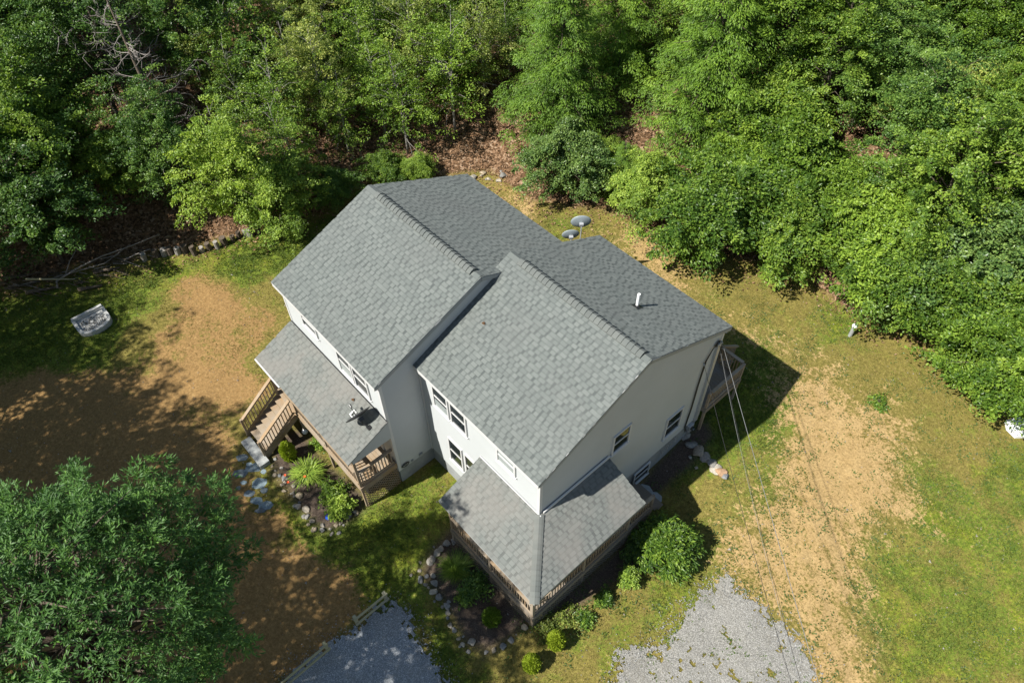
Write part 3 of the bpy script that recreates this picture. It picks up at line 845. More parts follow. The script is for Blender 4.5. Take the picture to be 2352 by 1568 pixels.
def vnoise(P, scale, seed=0):
    """cheap value noise 0..1"""
    q = P * scale; i = np.floor(q).astype(np.int64); f = q - i; f = f * f * (3 - 2 * f)
    def hsh(a, b):
        n = (a * 374761393 + b * 668265263 + seed * 974711) & 0x7fffffff
        n = (n ^ (n >> 13)) * 1274126177 & 0x7fffffff
        return (n ^ (n >> 16)) % 10007 / 10007.0
    a = hsh(i[:, 0], i[:, 1]); b = hsh(i[:, 0] + 1, i[:, 1]); c = hsh(i[:, 0], i[:, 1] + 1); d = hsh(i[:, 0] + 1, i[:, 1] + 1)
    return (a * (1 - f[:, 0]) + b * f[:, 0]) * (1 - f[:, 1]) + (c * (1 - f[:, 0]) + d * f[:, 0]) * f[:, 1]

def fbm(P, scale, seed=0, o=4):
    v = 0; a = .5; tot = 0
    for k in range(o):
        v = v + a * vnoise(P, scale * 2 ** k, seed + k * 17); tot += a; a *= .5
    return v / tot

DIRT = [([(395, 655), (470, 640), (560, 660), (620, 690), (665, 760), (610, 830), (590, 880), (540, 930), (470, 935), (380, 910), (310, 880), (300, 800), (340, 740)], .56),
        ([(400, 650), (470, 640), (540, 680), (520, 730), (440, 720)], .3),
        ([(310, 860), (440, 840), (560, 880), (580, 930), (420, 940), (300, 900)], .3),
        ([(600, 880), (640, 870), (650, 910), (590, 930)], .5),
        ([(-200, 880), (250, 850), (420, 930), (560, 1000), (545, 1080), (590, 1190), (690, 1270), (790, 1360), (850, 1410), (760, 1465), (660, 1540), (600, 1620), (-200, 1700)], .95),
        ([(1085, 395), (1215, 360), (1290, 390), (1215, 430), (1150, 470), (1100, 440)], .45),
        ([(1440, 290), (1560, 260), (1580, 340), (1500, 400), (1440, 380)], .5),
        ([(640, 1190), (720, 1250), (800, 1340), (770, 1350), (680, 1280)], .35)]
SAND = [([(1815, 880), (1900, 875), (2010, 905), (2095, 960), (2060, 1050), (2100, 1120), (2130, 1190), (2080, 1240), (1990, 1255), (1950, 1320), (1990, 1400), (2000, 1490), (1980, 1590), (1900, 1600), (1790, 1420), (1710, 1330), (1730, 1230), (1795, 1150), (1790, 1040)], .46),
        ([(1830, 990), (1960, 960), (2060, 1000), (2030, 1100), (1960, 1200), (1880, 1210), (1800, 1180), (1810, 1080)], .45),
        ([(1405, 525), (1470, 540), (1530, 600), (1590, 650), (1560, 660), (1480, 610)], .8),
        ([(1140, 450), (1220, 420), (1265, 465), (1205, 505)], .6),
        ([(1680, 745), (1800, 760), (1870, 830), (1880, 890), (1820, 870), (1700, 790)], .5),
        ([(1900, 1300), (1950, 1290), (1960, 1500), (1900, 1560), (1860, 1480)], .35),
        ([(1640, 1170), (1720, 1170), (1710, 1320), (1640, 1260)], .35)]
LUSH = [([(-60, 690), (160, 660), (300, 650), (390, 640), (340, 700), (290, 770), (250, 840), (100, 870), (-60, 860)], .75),
        ([(520, 560), (700, 515), (760, 500), (650, 640), (560, 650)], .85),
        ([(330, 600), (460, 590), (540, 570), (560, 640), (440, 640), (340, 660)], .5),
        ([(420, 740), (560, 740), (640, 780), (600, 880), (480, 850), (400, 800)], .3),
        ([(1690, 800), (1760, 800), (1830, 880), (1790, 970), (1680, 1060), (1590, 1080), (1560, 1110), (1560, 1010), (1620, 960)], .85),
        ([(640, 1190), (840, 1200), (960, 1290), (1000, 1400), (1090, 1600), (1020, 1540), (960, 1430), (880, 1390), (760, 1330)], .75),
        ([(900, 1110), (1010, 1080), (1040, 1180), (960, 1240), (860, 1190)], .6),
        ([(1990, 1250), (2352, 1180), (2500, 1600), (2040, 1600), (2000, 1400)], .46),
        ([(2030, 1040), (2200, 1080), (2400, 1000), (2400, 1200), (2120, 1200)], .5),
        ([(1880, 690), (2000, 690), (1960, 800), (1890, 780)], .55),
        ([(1500, 1170), (1600, 1210), (1640, 1330), (1560, 1420), (1440, 1480), (1500, 1330)], .45),
        ([(1770, 950), (1830, 1000), (1800, 1060), (1770, 1200), (1720, 1180), (1740, 1060)], .6),
        ([(1250, 490), (1330, 520), (1420, 500), (1380, 540), (1280, 545)], .35)]
GRAVEL_R = [(1640, 1345), (1665, 1340), (1695, 1372), (1745, 1405), (1800, 1450), (1850, 1520), (1890, 1640), (1340, 1640), (1420, 1560), (1440, 1510), (1530, 1475), (1550, 1425), (1600, 1385)]
GRAVEL_L = [(905, 1392), (952, 1440), (985, 1500), (1050, 1640), (560, 1640), (640, 1575), (690, 1530), (760, 1472), (820, 1447), (862, 1412)]
BED1 = [(630, 1000), (690, 985), (740, 1060), (830, 1130), (836, 1165), (800, 1195), (745, 1220), (700, 1185), (660, 1125), (625, 1075)]
BED2 = [(1040, 1215), (1100, 1270), (1222, 1425), (1190, 1455), (1120, 1498), (1070, 1475), (1030, 1400), (975, 1340), (968, 1305), (985, 1270)]
BED3 = [(1240, 1400), (1380, 1290), (1490, 1180), (1520, 1190), (1470, 1310), (1360, 1380), (1280, 1420)]
BED4 = [(1462, 1118), (1560, 1010), (1620, 965), (1640, 1000), (1600, 1060), (1540, 1110), (1500, 1150)]
HOUSEPOLY = np.array([(-11.9, -1.3), (-5.95, -1.3), (-5.95, .2), (-.15, .2), (-.15, 8.6), (-5.9, 8.6), (-5.9, 7.2), (-11.9, 7.2)])

def masks(P):
    n = len(P); dirt = np.zeros(n); sand = np.zeros(n); lush = np.zeros(n)
    wob = (fbm(P, .5, 3) - .5) * 2.2
    for L_, arr, soft in ((DIRT, dirt, .9), (SAND, sand, 1.9), (LUSH, lush, .8)):
        for px, w in L_:
            d = sdist(P, pts_world(px)) + wob * .8
            arr += w * np.clip(d / soft * .5 + .5, 0, 1)
    mulch = np.zeros(n)
    for px in (BED1, BED2, BED3, BED4):
        mulch = np.maximum(mulch, np.clip((sdist(P, pts_world(px)) + wob * .15) / .2 * .5 + .5, 0, 1))
    s = P @ FH; t = P @ RH
    litter = np.clip((s - tree_line(t) + .3 + wob * .6) / 1.6, 0, 1)
    bare = np.clip((s + 35) / 5, 0, 1)
    return np.clip(dirt, 0, 1), np.clip(sand, 0, 1), np.clip(lush, 0, 1), mulch, litter

def ruts_and_shadows(P):
    """dark lines across the sandy strip: tyre tracks and painted cable shadows"""
    v = np.zeros(len(P))
    for px in ([(1850, 1000), (1880, 1120), (1915, 1250), (1955, 1400), (1985, 1500)], [(1905, 1060), (1945, 1180), (1985, 1290), (2010, 1370)], [(1800, 1110), (1815, 1190), (1860, 1300), (1925, 1440), (1950, 1560)], [(1960, 1330), (2010, 1450), (2035, 1560)]):
        w = pts_world(px)
        for a, b in zip(w[:-1], w[1:]):
            e = b - a; t = np.clip(((P - a) @ e) / (e @ e), 0, 1); d = np.linalg.norm(P - a - t[:, None] * e, axis=1)
            v = np.maximum(v, np.exp(-(d / .11) ** 2))
    return .5 * v * (.45 + .55 * (vnoise(P, .9, 77) > .35))

fine_s = np.arange(-14, 46.01, .22); fine_t = np.arange(-42, 42.01, .22)
ss = np.concatenate([[-400, -200, -100, -60, -35, -22], fine_s, [50, 60, 80, 120, 220, 420]])
tt = np.concatenate([[-420, -220, -120, -80, -60, -50], fine_t, [50, 60, 80, 120, 220, 420]])
SS, TT = np.meshgrid(ss, tt, indexing='ij')
XY = SS.ravel()[:, None] * FH + TT.ravel()[:, None] * RH
near = (np.abs(SS.ravel() - 14) < 34) & (np.abs(TT.ravel()) < 46)
Z = terrain(XY[:, 0], XY[:, 1])
Z = np.where(near, Z + .05 * (fbm(XY, 1.1, 5) - .5), Z)
dirt = np.zeros(len(XY)); sand = dirt.copy(); lush = dirt.copy(); mulch = dirt.copy(); litter = np.ones(len(XY)) * .6; rut = dirt.copy()
idx = np.where(near)[0]
dirt[idx], sand[idx], lush[idx], mulch[idx], litter[idx] = masks(XY[idx])
rut[idx] = ruts_and_shadows(XY[idx]) * (sand[idx] > .02)
Z -= rut * .035
ns, nt_ = len(ss), len(tt)
I = (np.arange(ns - 1)[:, None] * nt_ + np.arange(nt_ - 1)[None]).ravel()
F = np.stack([I, I + nt_, I + nt_ + 1, I + 1], 1)
gme = fast_mesh('ground', np.column_stack([XY, Z]), F, None, 'FACE', None, dict(dirt=dirt, sand=sand, lush=lush, mulch=mulch, litter=litter, rut=rut))
gme.polygons.foreach_set('use_smooth', [True] * len(gme.polygons))

k = NT('yard_ground')
n1 = k.noise(1.7, 6, .65); n2 = k.noise(7.0, 6, .7); n3 = k.noise(38, 4, .7); n4 = k.noise(.45, 4, .6); n5 = k.noise(120, 3, .6); n6 = k.noise(13, 5, .75)
dry = k.ramp(k.math('ADD', k.math('MULTIPLY', n2, .45), k.math('MULTIPLY', n3, .55)), [(.34, (0.057, 0.057, 0.013)), (.45, (0.127, 0.109, 0.027)), (.55, (0.200, 0.163, 0.045)), (.66, (0.279, 0.233, 0.076))])
grn = k.ramp(k.math('ADD', k.math('MULTIPLY', n2, .5), k.math('MULTIPLY', n3, .5)), [(.34, (0.030, 0.055, 0.008)), (.46, (0.075, 0.115, 0.016)), (.56, (0.142, 0.174, 0.025)), (.66, (0.233, 0.243, 0.049))])
lf = k.math('ADD', k.attr('lush'), k.math('ADD', k.math('MULTIPLY', k.math('SUBTRACT', n1, .5), 1.7), k.math('ADD', k.math('MULTIPLY', k.math('SUBTRACT', n4, .5), 1.1), k.math('MULTIPLY', k.math('SUBTRACT', n6, .5), 1.2))))
grn = k.mix(k.rng(k.noise(.8, 4, .6), .48, .68, 0, .7), grn, k.mix(1.0, grn, (1.55, 1.3, .9), 'MULTIPLY'))
base = k.mix(k.rng(lf, -.02, .58, smooth=True), dry, grn)
dirtc = k.ramp(k.math('ADD', k.math('MULTIPLY', n2, .5), k.math('MULTIPLY', n3, .5)), [(.30, (0.145, 0.085, 0.032)), (.5, (0.242, 0.147, 0.059)), (.62, (0.299, 0.193, 0.081)), (.75, (0.357, 0.256, 0.126))])
df = k.math('ADD', k.attr('dirt'), k.math('ADD', k.math('MULTIPLY', k.math('SUBTRACT', n1, .5), 1.0), k.math('MULTIPLY', k.math('SUBTRACT', n2, .5), 1.1)))
base = k.mix(k.rng(df, .30, .62, smooth=True), base, dirtc)
sandc = k.ramp(k.math('ADD', k.math('MULTIPLY', n1, .4), k.math('MULTIPLY', n3, .6)), [(.30, (0.214, 0.135, 0.051)), (.5, (0.333, 0.227, 0.101)), (.7, (0.397, 0.282, 0.138))])
sfac = k.math('ADD', k.attr('sand'), k.math('ADD', k.math('MULTIPLY', k.math('SUBTRACT', n1, .5), 1.3), k.math('ADD', k.math('MULTIPLY', k.math('SUBTRACT', n2, .5), 1.3), k.math('MULTIPLY', k.math('SUBTRACT', n6, .5), .9))))
base = k.mix(k.rng(sfac, .30, .56, smooth=True), base, sandc)
base = k.mix(k.math('MULTIPLY', k.attr('rut'), .5), base, (.13, .105, .05))  # one darker tone for tyre tracks and painted cable shadows
mul = k.ramp(n3, [(.3, (.03, .023, .018)), (.5, (.075, .055, .042)), (.7, (.16, .125, .10))])
base = k.mix(k.attr('mulch'), base, mul)
vor = k.n('ShaderNodeTexVoronoi'); vor.inputs['Scale'].default_value = 9.0; k.l(k.pos(), vor.inputs['Vector'])
sepc = k.n('ShaderNodeSeparateColor'); k.l(vor.outputs['Color'], sepc.inputs[0])
lit = k.ramp(sepc.outputs[0], [(0.0, (.06, .035, .02)), (.4, (.13, .075, .04)), (.7, (.22, .13, .075)), (.9, (.30, .19, .12)), (1.0, (.36, .26, .18))])
lit = k.mix(k.rng(n3, .3, .6), k.mix(1.0, lit, (.45, .45, .45), 'MULTIPLY'), lit)
base = k.mix(k.rng(k.math('ADD', k.attr('litter'), k.math('MULTIPLY', k.math('SUBTRACT', n2, .5), .8)), .3, .6), base, lit)
base = k.mix(k.rng(k.math('ADD', k.math('MULTIPLY', n5, .4), k.math('MULTIPLY', n6, .6)), .40, .60), k.mix(1.0, base, (.62, .62, .60), 'MULTIPLY'), k.mix(1.0, base, (1.26, 1.26, 1.24), 'MULTIPLY'))
hgt = k.math('ADD', k.math('MULTIPLY', n3, .6), k.math('MULTIPLY', n5, .4))
MATS['ground'] = k.done(k.principled(base, .95, k.bump(hgt, .6, .012), .12))
gme.materials.append(MATS['ground'])
tag(link_mesh('ground', gme), kind='structure')

# ---- gravel sheets: ragged edges, slightly crowned above the soil
k = NT('crushed_gravel')
v = k.n('ShaderNodeTexVoronoi'); v.inputs['Scale'].default_value = 55; k.l(k.pos(), v.inputs['Vector'])
sp = k.n('ShaderNodeSeparateColor'); k.l(v.outputs['Color'], sp.inputs[0])
c = k.ramp(sp.outputs[0], [(0, (0.178, 0.170, 0.151)), (.4, (0.302, 0.292, 0.263)), (.75, (0.391, 0.377, 0.339)), (1, (0.551, 0.532, 0.485))])
c = k.mix(k.rng(v.outputs['Distance'], .3, .75, 0, .45), c, (.06, .055, .048))
c = k.mix(k.rng(k.noise(1.2, 5, .6), .55, .8, 0, .4), c, (.14, .12, .085))
MATS['gravel'] = k.done(k.principled(c, .9, k.bump(v.outputs['Distance'], .8, .03), .2))
k = NT('blue_grey_gravel')
v = k.n('ShaderNodeTexVoronoi'); v.inputs['Scale'].default_value = 50; k.l(k.pos(), v.inputs['Vector'])
sp = k.n('ShaderNodeSeparateColor'); k.l(v.outputs['Color'], sp.inputs[0])
c = k.ramp(sp.outputs[0], [(0, (0.162, 0.176, 0.189)), (.5, (0.270, 0.290, 0.311)), (.85, (0.365, 0.385, 0.405)), (1, (0.675, 0.689, 0.702))])
c = k.mix(k.rng(k.noise(1.0, 5, .6), .45, .75, 0, .6), c, (.27, .27, .25))
MATS['gravelblue'] = k.done(k.principled(c, .9, k.bump(v.outputs['Distance'], .8, .03), .2))

def ragged_sheet(name, px, mat, cell, dz, rough, seed, hole=0.0):
    poly = pts_world(px); lo = poly.min(0) - .6; hi = poly.max(0) + .6
    nx, ny = int((hi[0] - lo[0]) / cell), int((hi[1] - lo[1]) / cell)
    gx, gy = np.meshgrid(np.arange(nx + 1), np.arange(ny + 1), indexing='ij')
    V2 = np.stack([lo[0] + gx.ravel() * cell, lo[1] + gy.ravel() * cell], 1)
    C = V2 + cell / 2
    d = sdist(C, poly) + (fbm(C, 1.0, seed, 5) - .5) * rough + (vnoise(C, 9, seed) - .5) * .45
    keep = d > 0
    if hole: keep &= ~((fbm(C, 2.2, seed + 9, 5) + (vnoise(C, 11, seed + 3) - .5) * .25 > 1 - hole) & (d < 2.2))
    keep = keep.reshape(nx + 1, ny + 1)[:-1, :-1]
    i, j = np.where(keep); a = i * (ny + 1) + j
    F = np.stack([a, a + ny + 1, a + ny + 2, a + 1], 1)
    used, inv = np.unique(F, return_inverse=True); V2 = V2[used]
    V2 = V2 + (np.stack([vnoise(V2, 9, 2), vnoise(V2, 9, 4)], 1) - .5) * cell * 1.2
    V3 = np.column_stack([V2, terrain(V2[:, 0], V2[:, 1]) + .05 * (fbm(V2, 1.1, 5) - .5) + dz + .012 * vnoise(V2, 8, 3)])
    o = link_mesh(name, fast_mesh(name, V3, inv.reshape(F.shape), None, 'FACE', mat))
    return tag(o, kind='structure')
tag(ragged_sheet('gravel_driveway', GRAVEL_R, MATS['gravel'], .05, .03, 1.3, 11, .27), label='pale crushed gravel drive with weeds growing through it')
tag(ragged_sheet('gravel_path', GRAVEL_L, MATS['gravelblue'], .07, .03, .5, 23, .0), label='blue grey gravel path entering between the two rail fences')

# ---- grass: short blades in tufts, thick on the green parts, straw on the dry parts
def scatter(n, lo, hi, seed):
    r = np.random.default_rng(seed)
    S = r.uniform(lo[0], hi[0], n); T_ = r.uniform(lo[1], hi[1], n)
    return S[:, None] * FH + T_[:, None] * RH, r
P, r = scatter(1500000, (-10, -27), (23, 21), 91)
pr = project(np.column_stack([P, terrain(P[:, 0], P[:, 1])]))
ok = (pr[:, 0] > -80) & (pr[:, 0] < 2432) & (pr[:, 1] > 300) & (pr[:, 1] < 1640) & (sdist(P, HOUSEPOLY) < -.05)
P = P[ok]
dm, sm, lm, mm, tm = masks(P)
nz = fbm(P, 1.7, 31); nz2 = fbm(P, 5, 41)
lush_f = np.clip(lm + (nz - .5) * 1.6, 0, 1)
dens = (.30 + .7 * lush_f) * np.clip(1.15 - 1.5 * dm + (nz2 - .5), 0, 1) * np.clip(1.1 - 1.5 * sm + (nz2 - .5) * 1.6, 0, 1) * (1 - mm) * np.clip(1 - 1.4 * tm, 0, 1)
gr_r = sdist(P, pts_world(GRAVEL_R)); gr_l = sdist(P, pts_world(GRAVEL_L))
dens = np.where(gr_r > .1, np.where((fbm(P, 2.8, 55) > .53), .95, .07), dens)
dens = np.where(gr_l > .0, .0, dens)
dens *= (nz2 > .33)
keep = r.random(len(P)) < dens * .95
P = P[keep]; lush_f = lush_f[keep]; ingr = gr_r[keep] > .1
n = len(P)
zb = terrain(P[:, 0], P[:, 1]) + .05 * (fbm(P, 1.1, 5) - .5)
az = r.uniform(0, 2 * np.pi, n); lean = r.uniform(.3, 1.1, n)
hgt = r.uniform(.04, .11, n) * (.7 + .6 * lush_f)
A = np.stack([np.cos(az) * lean, np.sin(az) * lean, np.ones(n)], 1)
A = unit(A); Sd = np.stack([-np.sin(az), np.cos(az), np.zeros(n)], 1)
base_ = np.column_stack([P, zb - .004]); w = r.uniform(.008, .021, n)[:, None]
V = np.stack([base_ - Sd * w, base_ + Sd * w, base_ + A * hgt[:, None]], 1).reshape(-1, 3)
F = np.arange(3 * n).reshape(-1, 3)
tint = np.clip(lush_f * .75 + r.uniform(-.1, .3, n) + ingr * .2, 0, 1)
MATS['grass'] = foliage('grass_blades', (0.270, 0.198, 0.078), (0.117, 0.130, 0.026), (0.068, 0.121, 0.018), .6, .25, .2, 0)
go = link_mesh('grass', fast_mesh('grass', V, F, tint, 'FACE', MATS['grass']))
tag(go, 'short patchy lawn grass, green in places and straw coloured in others', 'grass', kind='stuff')

# ---- broad weed leaves dotted over sand and gravel
P, r = scatter(150000, (-10, -20), (16, 21), 17)
pr = project(np.column_stack([P, terrain(P[:, 0], P[:, 1])]))
ok = (pr[:, 0] > 1150) & (pr[:, 0] < 2432) & (pr[:, 1] > 700) & (pr[:, 1] < 1640) & (sdist(P, HOUSEPOLY) < -.3)
P = P[ok]
cl = fbm(P, 2.6, 71, 3)
keep = (cl > .585) & (r.random(len(P)) < .9)
P = P[keep]; n = len(P)
az = r.uniform(0, 2 * np.pi, n)
A = np.stack([np.cos(az), np.sin(az), r.uniform(.1, .9, n)], 1); N = np.stack([-.4 * np.cos(az), -.4 * np.sin(az), np.ones(n)], 1)
V, F, T_ = leaf_arrays(np.column_stack([P, terrain(P[:, 0], P[:, 1]) + .012]), A, N, r.uniform(.05, .12, n), r.uniform(.02, .05, n), r.uniform(.3, 1, n))
MATS['weed'] = foliage('weed_leaves', (0.040, 0.072, 0.016), (0.056, 0.100, 0.021), (0.088, 0.136, 0.024), .5, .25, .3, 0)
tag(link_mesh('weeds', fast_mesh('weeds', V, F, T_, 'FACE', MATS['weed'])), 'low broad-leaved weeds scattered over the sandy strip and gravel', 'weeds', kind='stuff')

# ---- fallen leaves on the forest floor and along its edge
P, r = scatter(90000, (9, -34), (40, 30), 33)
tm = (P @ FH) - tree_line(P @ RH)
keep = (tm > -1.6) & (r.random(len(P)) < np.clip((tm + 1.6) / 2.5, 0, 1) * .9)
P = P[keep]; n = len(P)
az = r.uniform(0, 2 * np.pi, n)
A = np.stack([np.cos(az), np.sin(az), r.uniform(-.15, .4, n)], 1); N = unit(np.stack([r.normal(0, .4, n), r.normal(0, .4, n), np.ones(n)], 1))
V, F, T_ = leaf_arrays(np.column_stack([P, terrain(P[:, 0], P[:, 1]) + r.uniform(.02, .06, n)]), A, N, r.uniform(.09, .17, n), r.uniform(.05, .1, n), r.random(n))
MATS['litter'] = foliage('dry_fallen_leaves', (.10, .055, .028), (.22, .125, .065), (.36, .24, .15), .8, .1, .1, 0)
tag(link_mesh('fallen_leaves', fast_mesh('fallen_leaves', V, F, T_, 'FACE', MATS['litter'])), 'brown fallen leaves covering the forest floor', 'fallen leaves', kind='stuff')

# ---- pebbles and clods lying about the yard
P, r = scatter(9000, (-10, -27), (16, 20), 58)
P = P[(sdist(P, HOUSEPOLY) < -.3) & (fbm(P, .7, 88) > .46)]; n = len(P)
sz = r.uniform(.010, .028, n) * np.where(r.random(n) < .06, 2.2, 1.0)
tet = np.array([(1, 0, 0), (-.6, .8, 0), (-.6, -.8, 0), (0, 0, .9)])
V = (np.column_stack([P, terrain(P[:, 0], P[:, 1]) + .012])[:, None, :] + (tet[None] + r.normal(0, .25, (n, 4, 3))) * sz[:, None, None]).reshape(-1, 3)
F = (np.arange(n)[:, None, None] * 4 + np.array([(0, 1, 3), (1, 2, 3), (2, 0, 3)])[None]).reshape(-1, 3)
MATS['pebble'] = foliage('yard_pebbles', (.16, .13, .10), (.22, .20, .17), (.32, .30, .27), .9, .0, .1, 0)
tag(link_mesh('pebbles', fast_mesh('pebbles', V, F, np.repeat(r.random(n), 3), 'FACE', MATS['pebble'])), 'small pebbles and clods scattered over the yard', 'pebbles', kind='stuff')

# ---- loose stones strayed from the gravel edges
P, r = scatter(120000, (-12, -12), (4, 16), 63)
dr = sdist(P, pts_world(GRAVEL_R)); dl = sdist(P, pts_world(GRAVEL_L))
dd = np.minimum(np.abs(dr), np.abs(dl))
P = P[(r.random(len(P)) < np.exp(-(dd / .38) ** 2) * .8)]; n = len(P)
sz = r.uniform(.012, .03, n)
V = (np.column_stack([P, terrain(P[:, 0], P[:, 1]) + .04])[:, None, :] + (tet[None] + r.normal(0, .25, (n, 4, 3))) * sz[:, None, None]).reshape(-1, 3)
F = (np.arange(n)[:, None, None] * 4 + np.array([(0, 1, 3), (1, 2, 3), (2, 0, 3)])[None]).reshape(-1, 3)
MATS['loose'] = foliage('loose_gravel_stones', (.15, .15, .145), (.26, .26, .25), (.40, .40, .39), .9, .0, .1, 0)
tag(link_mesh('loose_gravel', fast_mesh('loose_gravel', V, F, np.repeat(r.random(n), 3), 'FACE', MATS['loose'])), 'loose gravel stones strewn along the edges of the gravel', 'gravel', kind='stuff')
# ================================================================== TREES
def bark(name, a, b):
    k = NT(name); co = k.objco()
    mp = k.n('ShaderNodeMapping'); k.l(co, mp.inputs[0]); mp.inputs['Scale'].default_value = (14, 14, 3)
    g = k.noise(1.5, 6, .7, mp.outputs[0])
    return k.done(k.principled(k.mix(k.rng(g, .3, .7), a, b), .95, k.bump(g, .6, .03), .1))
MATS['bark'] = bark('brown_bark', (.05, .038, .028), (.16, .13, .10))
MATS['barkgrey'] = bark('grey_bark', (.16, .145, .13), (.36, .335, .30))
MATS['deadwood'] = bark('bleached_dead_wood', (0.158, 0.137, 0.122), (0.302, 0.274, 0.248))

FOL = {
    'bright': foliage('bright_green_leaves', (0.054, 0.112, 0.013), (0.142, 0.238, 0.026), (0.289, 0.409, 0.053), .42, .38),
    'mid': foliage('mid_green_leaves', (0.047, 0.101, 0.015), (0.123, 0.212, 0.026), (0.259, 0.361, 0.049), .42, .36),
    'dark': foliage('deep_green_leaves', (0.034, 0.081, 0.017), (0.082, 0.161, 0.031), (0.180, 0.282, 0.049), .40, .34),
    'bluegreen': foliage('blue_green_leaves', (0.037, 0.081, 0.019), (0.084, 0.153, 0.036), (0.182, 0.267, 0.062), .40, .25),
    'yellow': foliage('yellow_green_leaves', (.090, .130, .024), (.205, .265, .050), (.400, .430, .100), .45, .38),
    'hemlock': foliage('hemlock_needles', (0.056, 0.121, 0.015), (0.150, 0.260, 0.026), (0.314, 0.439, 0.052), .5, .34),
    'oak': foliage('long_green_leaflets', (0.039, 0.092, 0.023), (0.086, 0.183, 0.038), (0.198, 0.337, 0.062), .48, .28, .28),
    'gold': foliage('golden_conifer_needles', (.110, .170, .012), (.230, .310, .020), (.360, .430, .040), .5, .3),
    'lime': foliage('light_green_leaves', (0.105, 0.180, 0.025), (0.226, 0.334, 0.048), (0.388, 0.494, 0.081), .45, .38),
}

def crown_broad(seed, R, z0, z1, nclump, per, cr, leaf=.13, wr=.6, shell=.35, flat=.42, up=1.0, topbias=0.0, lobe=1.0):
    """clumped sprays of leaves through the crown volume; returns arrays and clump centres"""
    r = np.random.default_rng(seed)
    zc = (z0 + z1) / 2; hh = (z1 - z0) / 2
    d = unit(r.normal(size=(nclump, 3))); d[:, 2] += topbias; d = unit(d)
    lob = 1 + lobe * (.28 * np.sin(3 * np.arctan2(d[:, 1], d[:, 0]) + seed) + .20 * np.sin(5 * np.arctan2(d[:, 1], d[:, 0]) + 2 * seed) + .15 * np.sin(4 * d[:, 2] + seed * 1.3))
    rad = (shell + (1 - shell) * r.random(nclump) ** .5) * lob * np.where(r.random(nclump) < .15 * lobe, r.uniform(1.05, 1.3, nclump), 1.0)
    taper = 1 - .30 * np.clip(d[:, 2], 0, 1)
    C = np.stack([d[:, 0] * rad * R * taper, d[:, 1] * rad * R * taper, zc + d[:, 2] * rad * hh], 1)
    crs = cr * r.uniform(.5, 1.65, nclump) ** 1.1
    ci = np.repeat(np.arange(nclump), per); n = len(ci)
    ang = r.uniform(0, 2 * np.pi, n); rr = np.sqrt(r.random(n)) * crs[ci]
    outd = unit(C - np.array([0, 0, zc - hh * .3]))[ci]
    hv = unit(outd[:, :2] + r.normal(0, .35, (nclump, 2))[ci]); el = r.uniform(1.15, 1.9, nclump)[ci]
    la, lb = np.cos(ang) * rr * el, np.sin(ang) * rr / el ** .6
    off = np.column_stack([hv * la[:, None] + np.stack([-hv[:, 1], hv[:, 0]], 1) * lb[:, None], r.normal(0, flat * .36, n) * crs[ci] - .30 * rr ** 2 / crs[ci]])
    P = C[ci] + off
    A = unit(np.stack([np.cos(ang), np.sin(ang), r.uniform(-.55, .15, n)], 1) + .6 * outd + r.normal(0, .45, (n, 3)))
    N = unit(np.array([0, 0, up]) + .55 * outd + r.normal(0, .62, (n, 3)))
    tint = np.clip(.46 + r.normal(0, .2, nclump)[ci] + r.normal(0, .25, n), 0, 1)
    L = leaf * r.uniform(.7, 1.3, n)
    return leaf_arrays(P, A, N, L, L * wr, tint), C, r

def trunk_mesh(name, H, r0, C, seed, mat, nb=60, lean=.25):
    r = np.random.default_rng(seed); m = MB()
    pts = [np.array((0, 0, -.3))]; ph = r.uniform(0, 6)
    for i in range(1, 9):
        f = i / 8; pts.append(np.array((lean * math.sin(2.1 * f + ph) * f, lean * math.cos(1.7 * f + ph) * f, H * f)))
    m.tube(pts, [r0 * (1.25 if i == 0 else 1 - .86 * i / 8) for i in range(9)], 8)
    for c in C[:nb]:
        z = max(.22 * H, min(c[2] - .35 * np.linalg.norm(c[:2]) - .3, H * .93)); f = z / H
        b = np.array((np.interp(z, [p[2] for p in pts], [p[0] for p in pts]), np.interp(z, [p[2] for p in pts], [p[1] for p in pts]), z))
        mid = (b + c) / 2 + np.array((0, 0, .12 * np.linalg.norm(c - b))) + r.normal(0, .1, 3)
        rb = r0 * (.42 - .25 * f) * r.uniform(.7, 1.1)
        m.tube([b, (b + mid) / 2 + (0, 0, .04), mid, (mid + c) / 2, c], [rb, rb * .8, rb * .55, rb * .35, rb * .12], 5, False)
    me = m.mesh(name, smooth=True); me.materials.append(MATS[mat]); return me

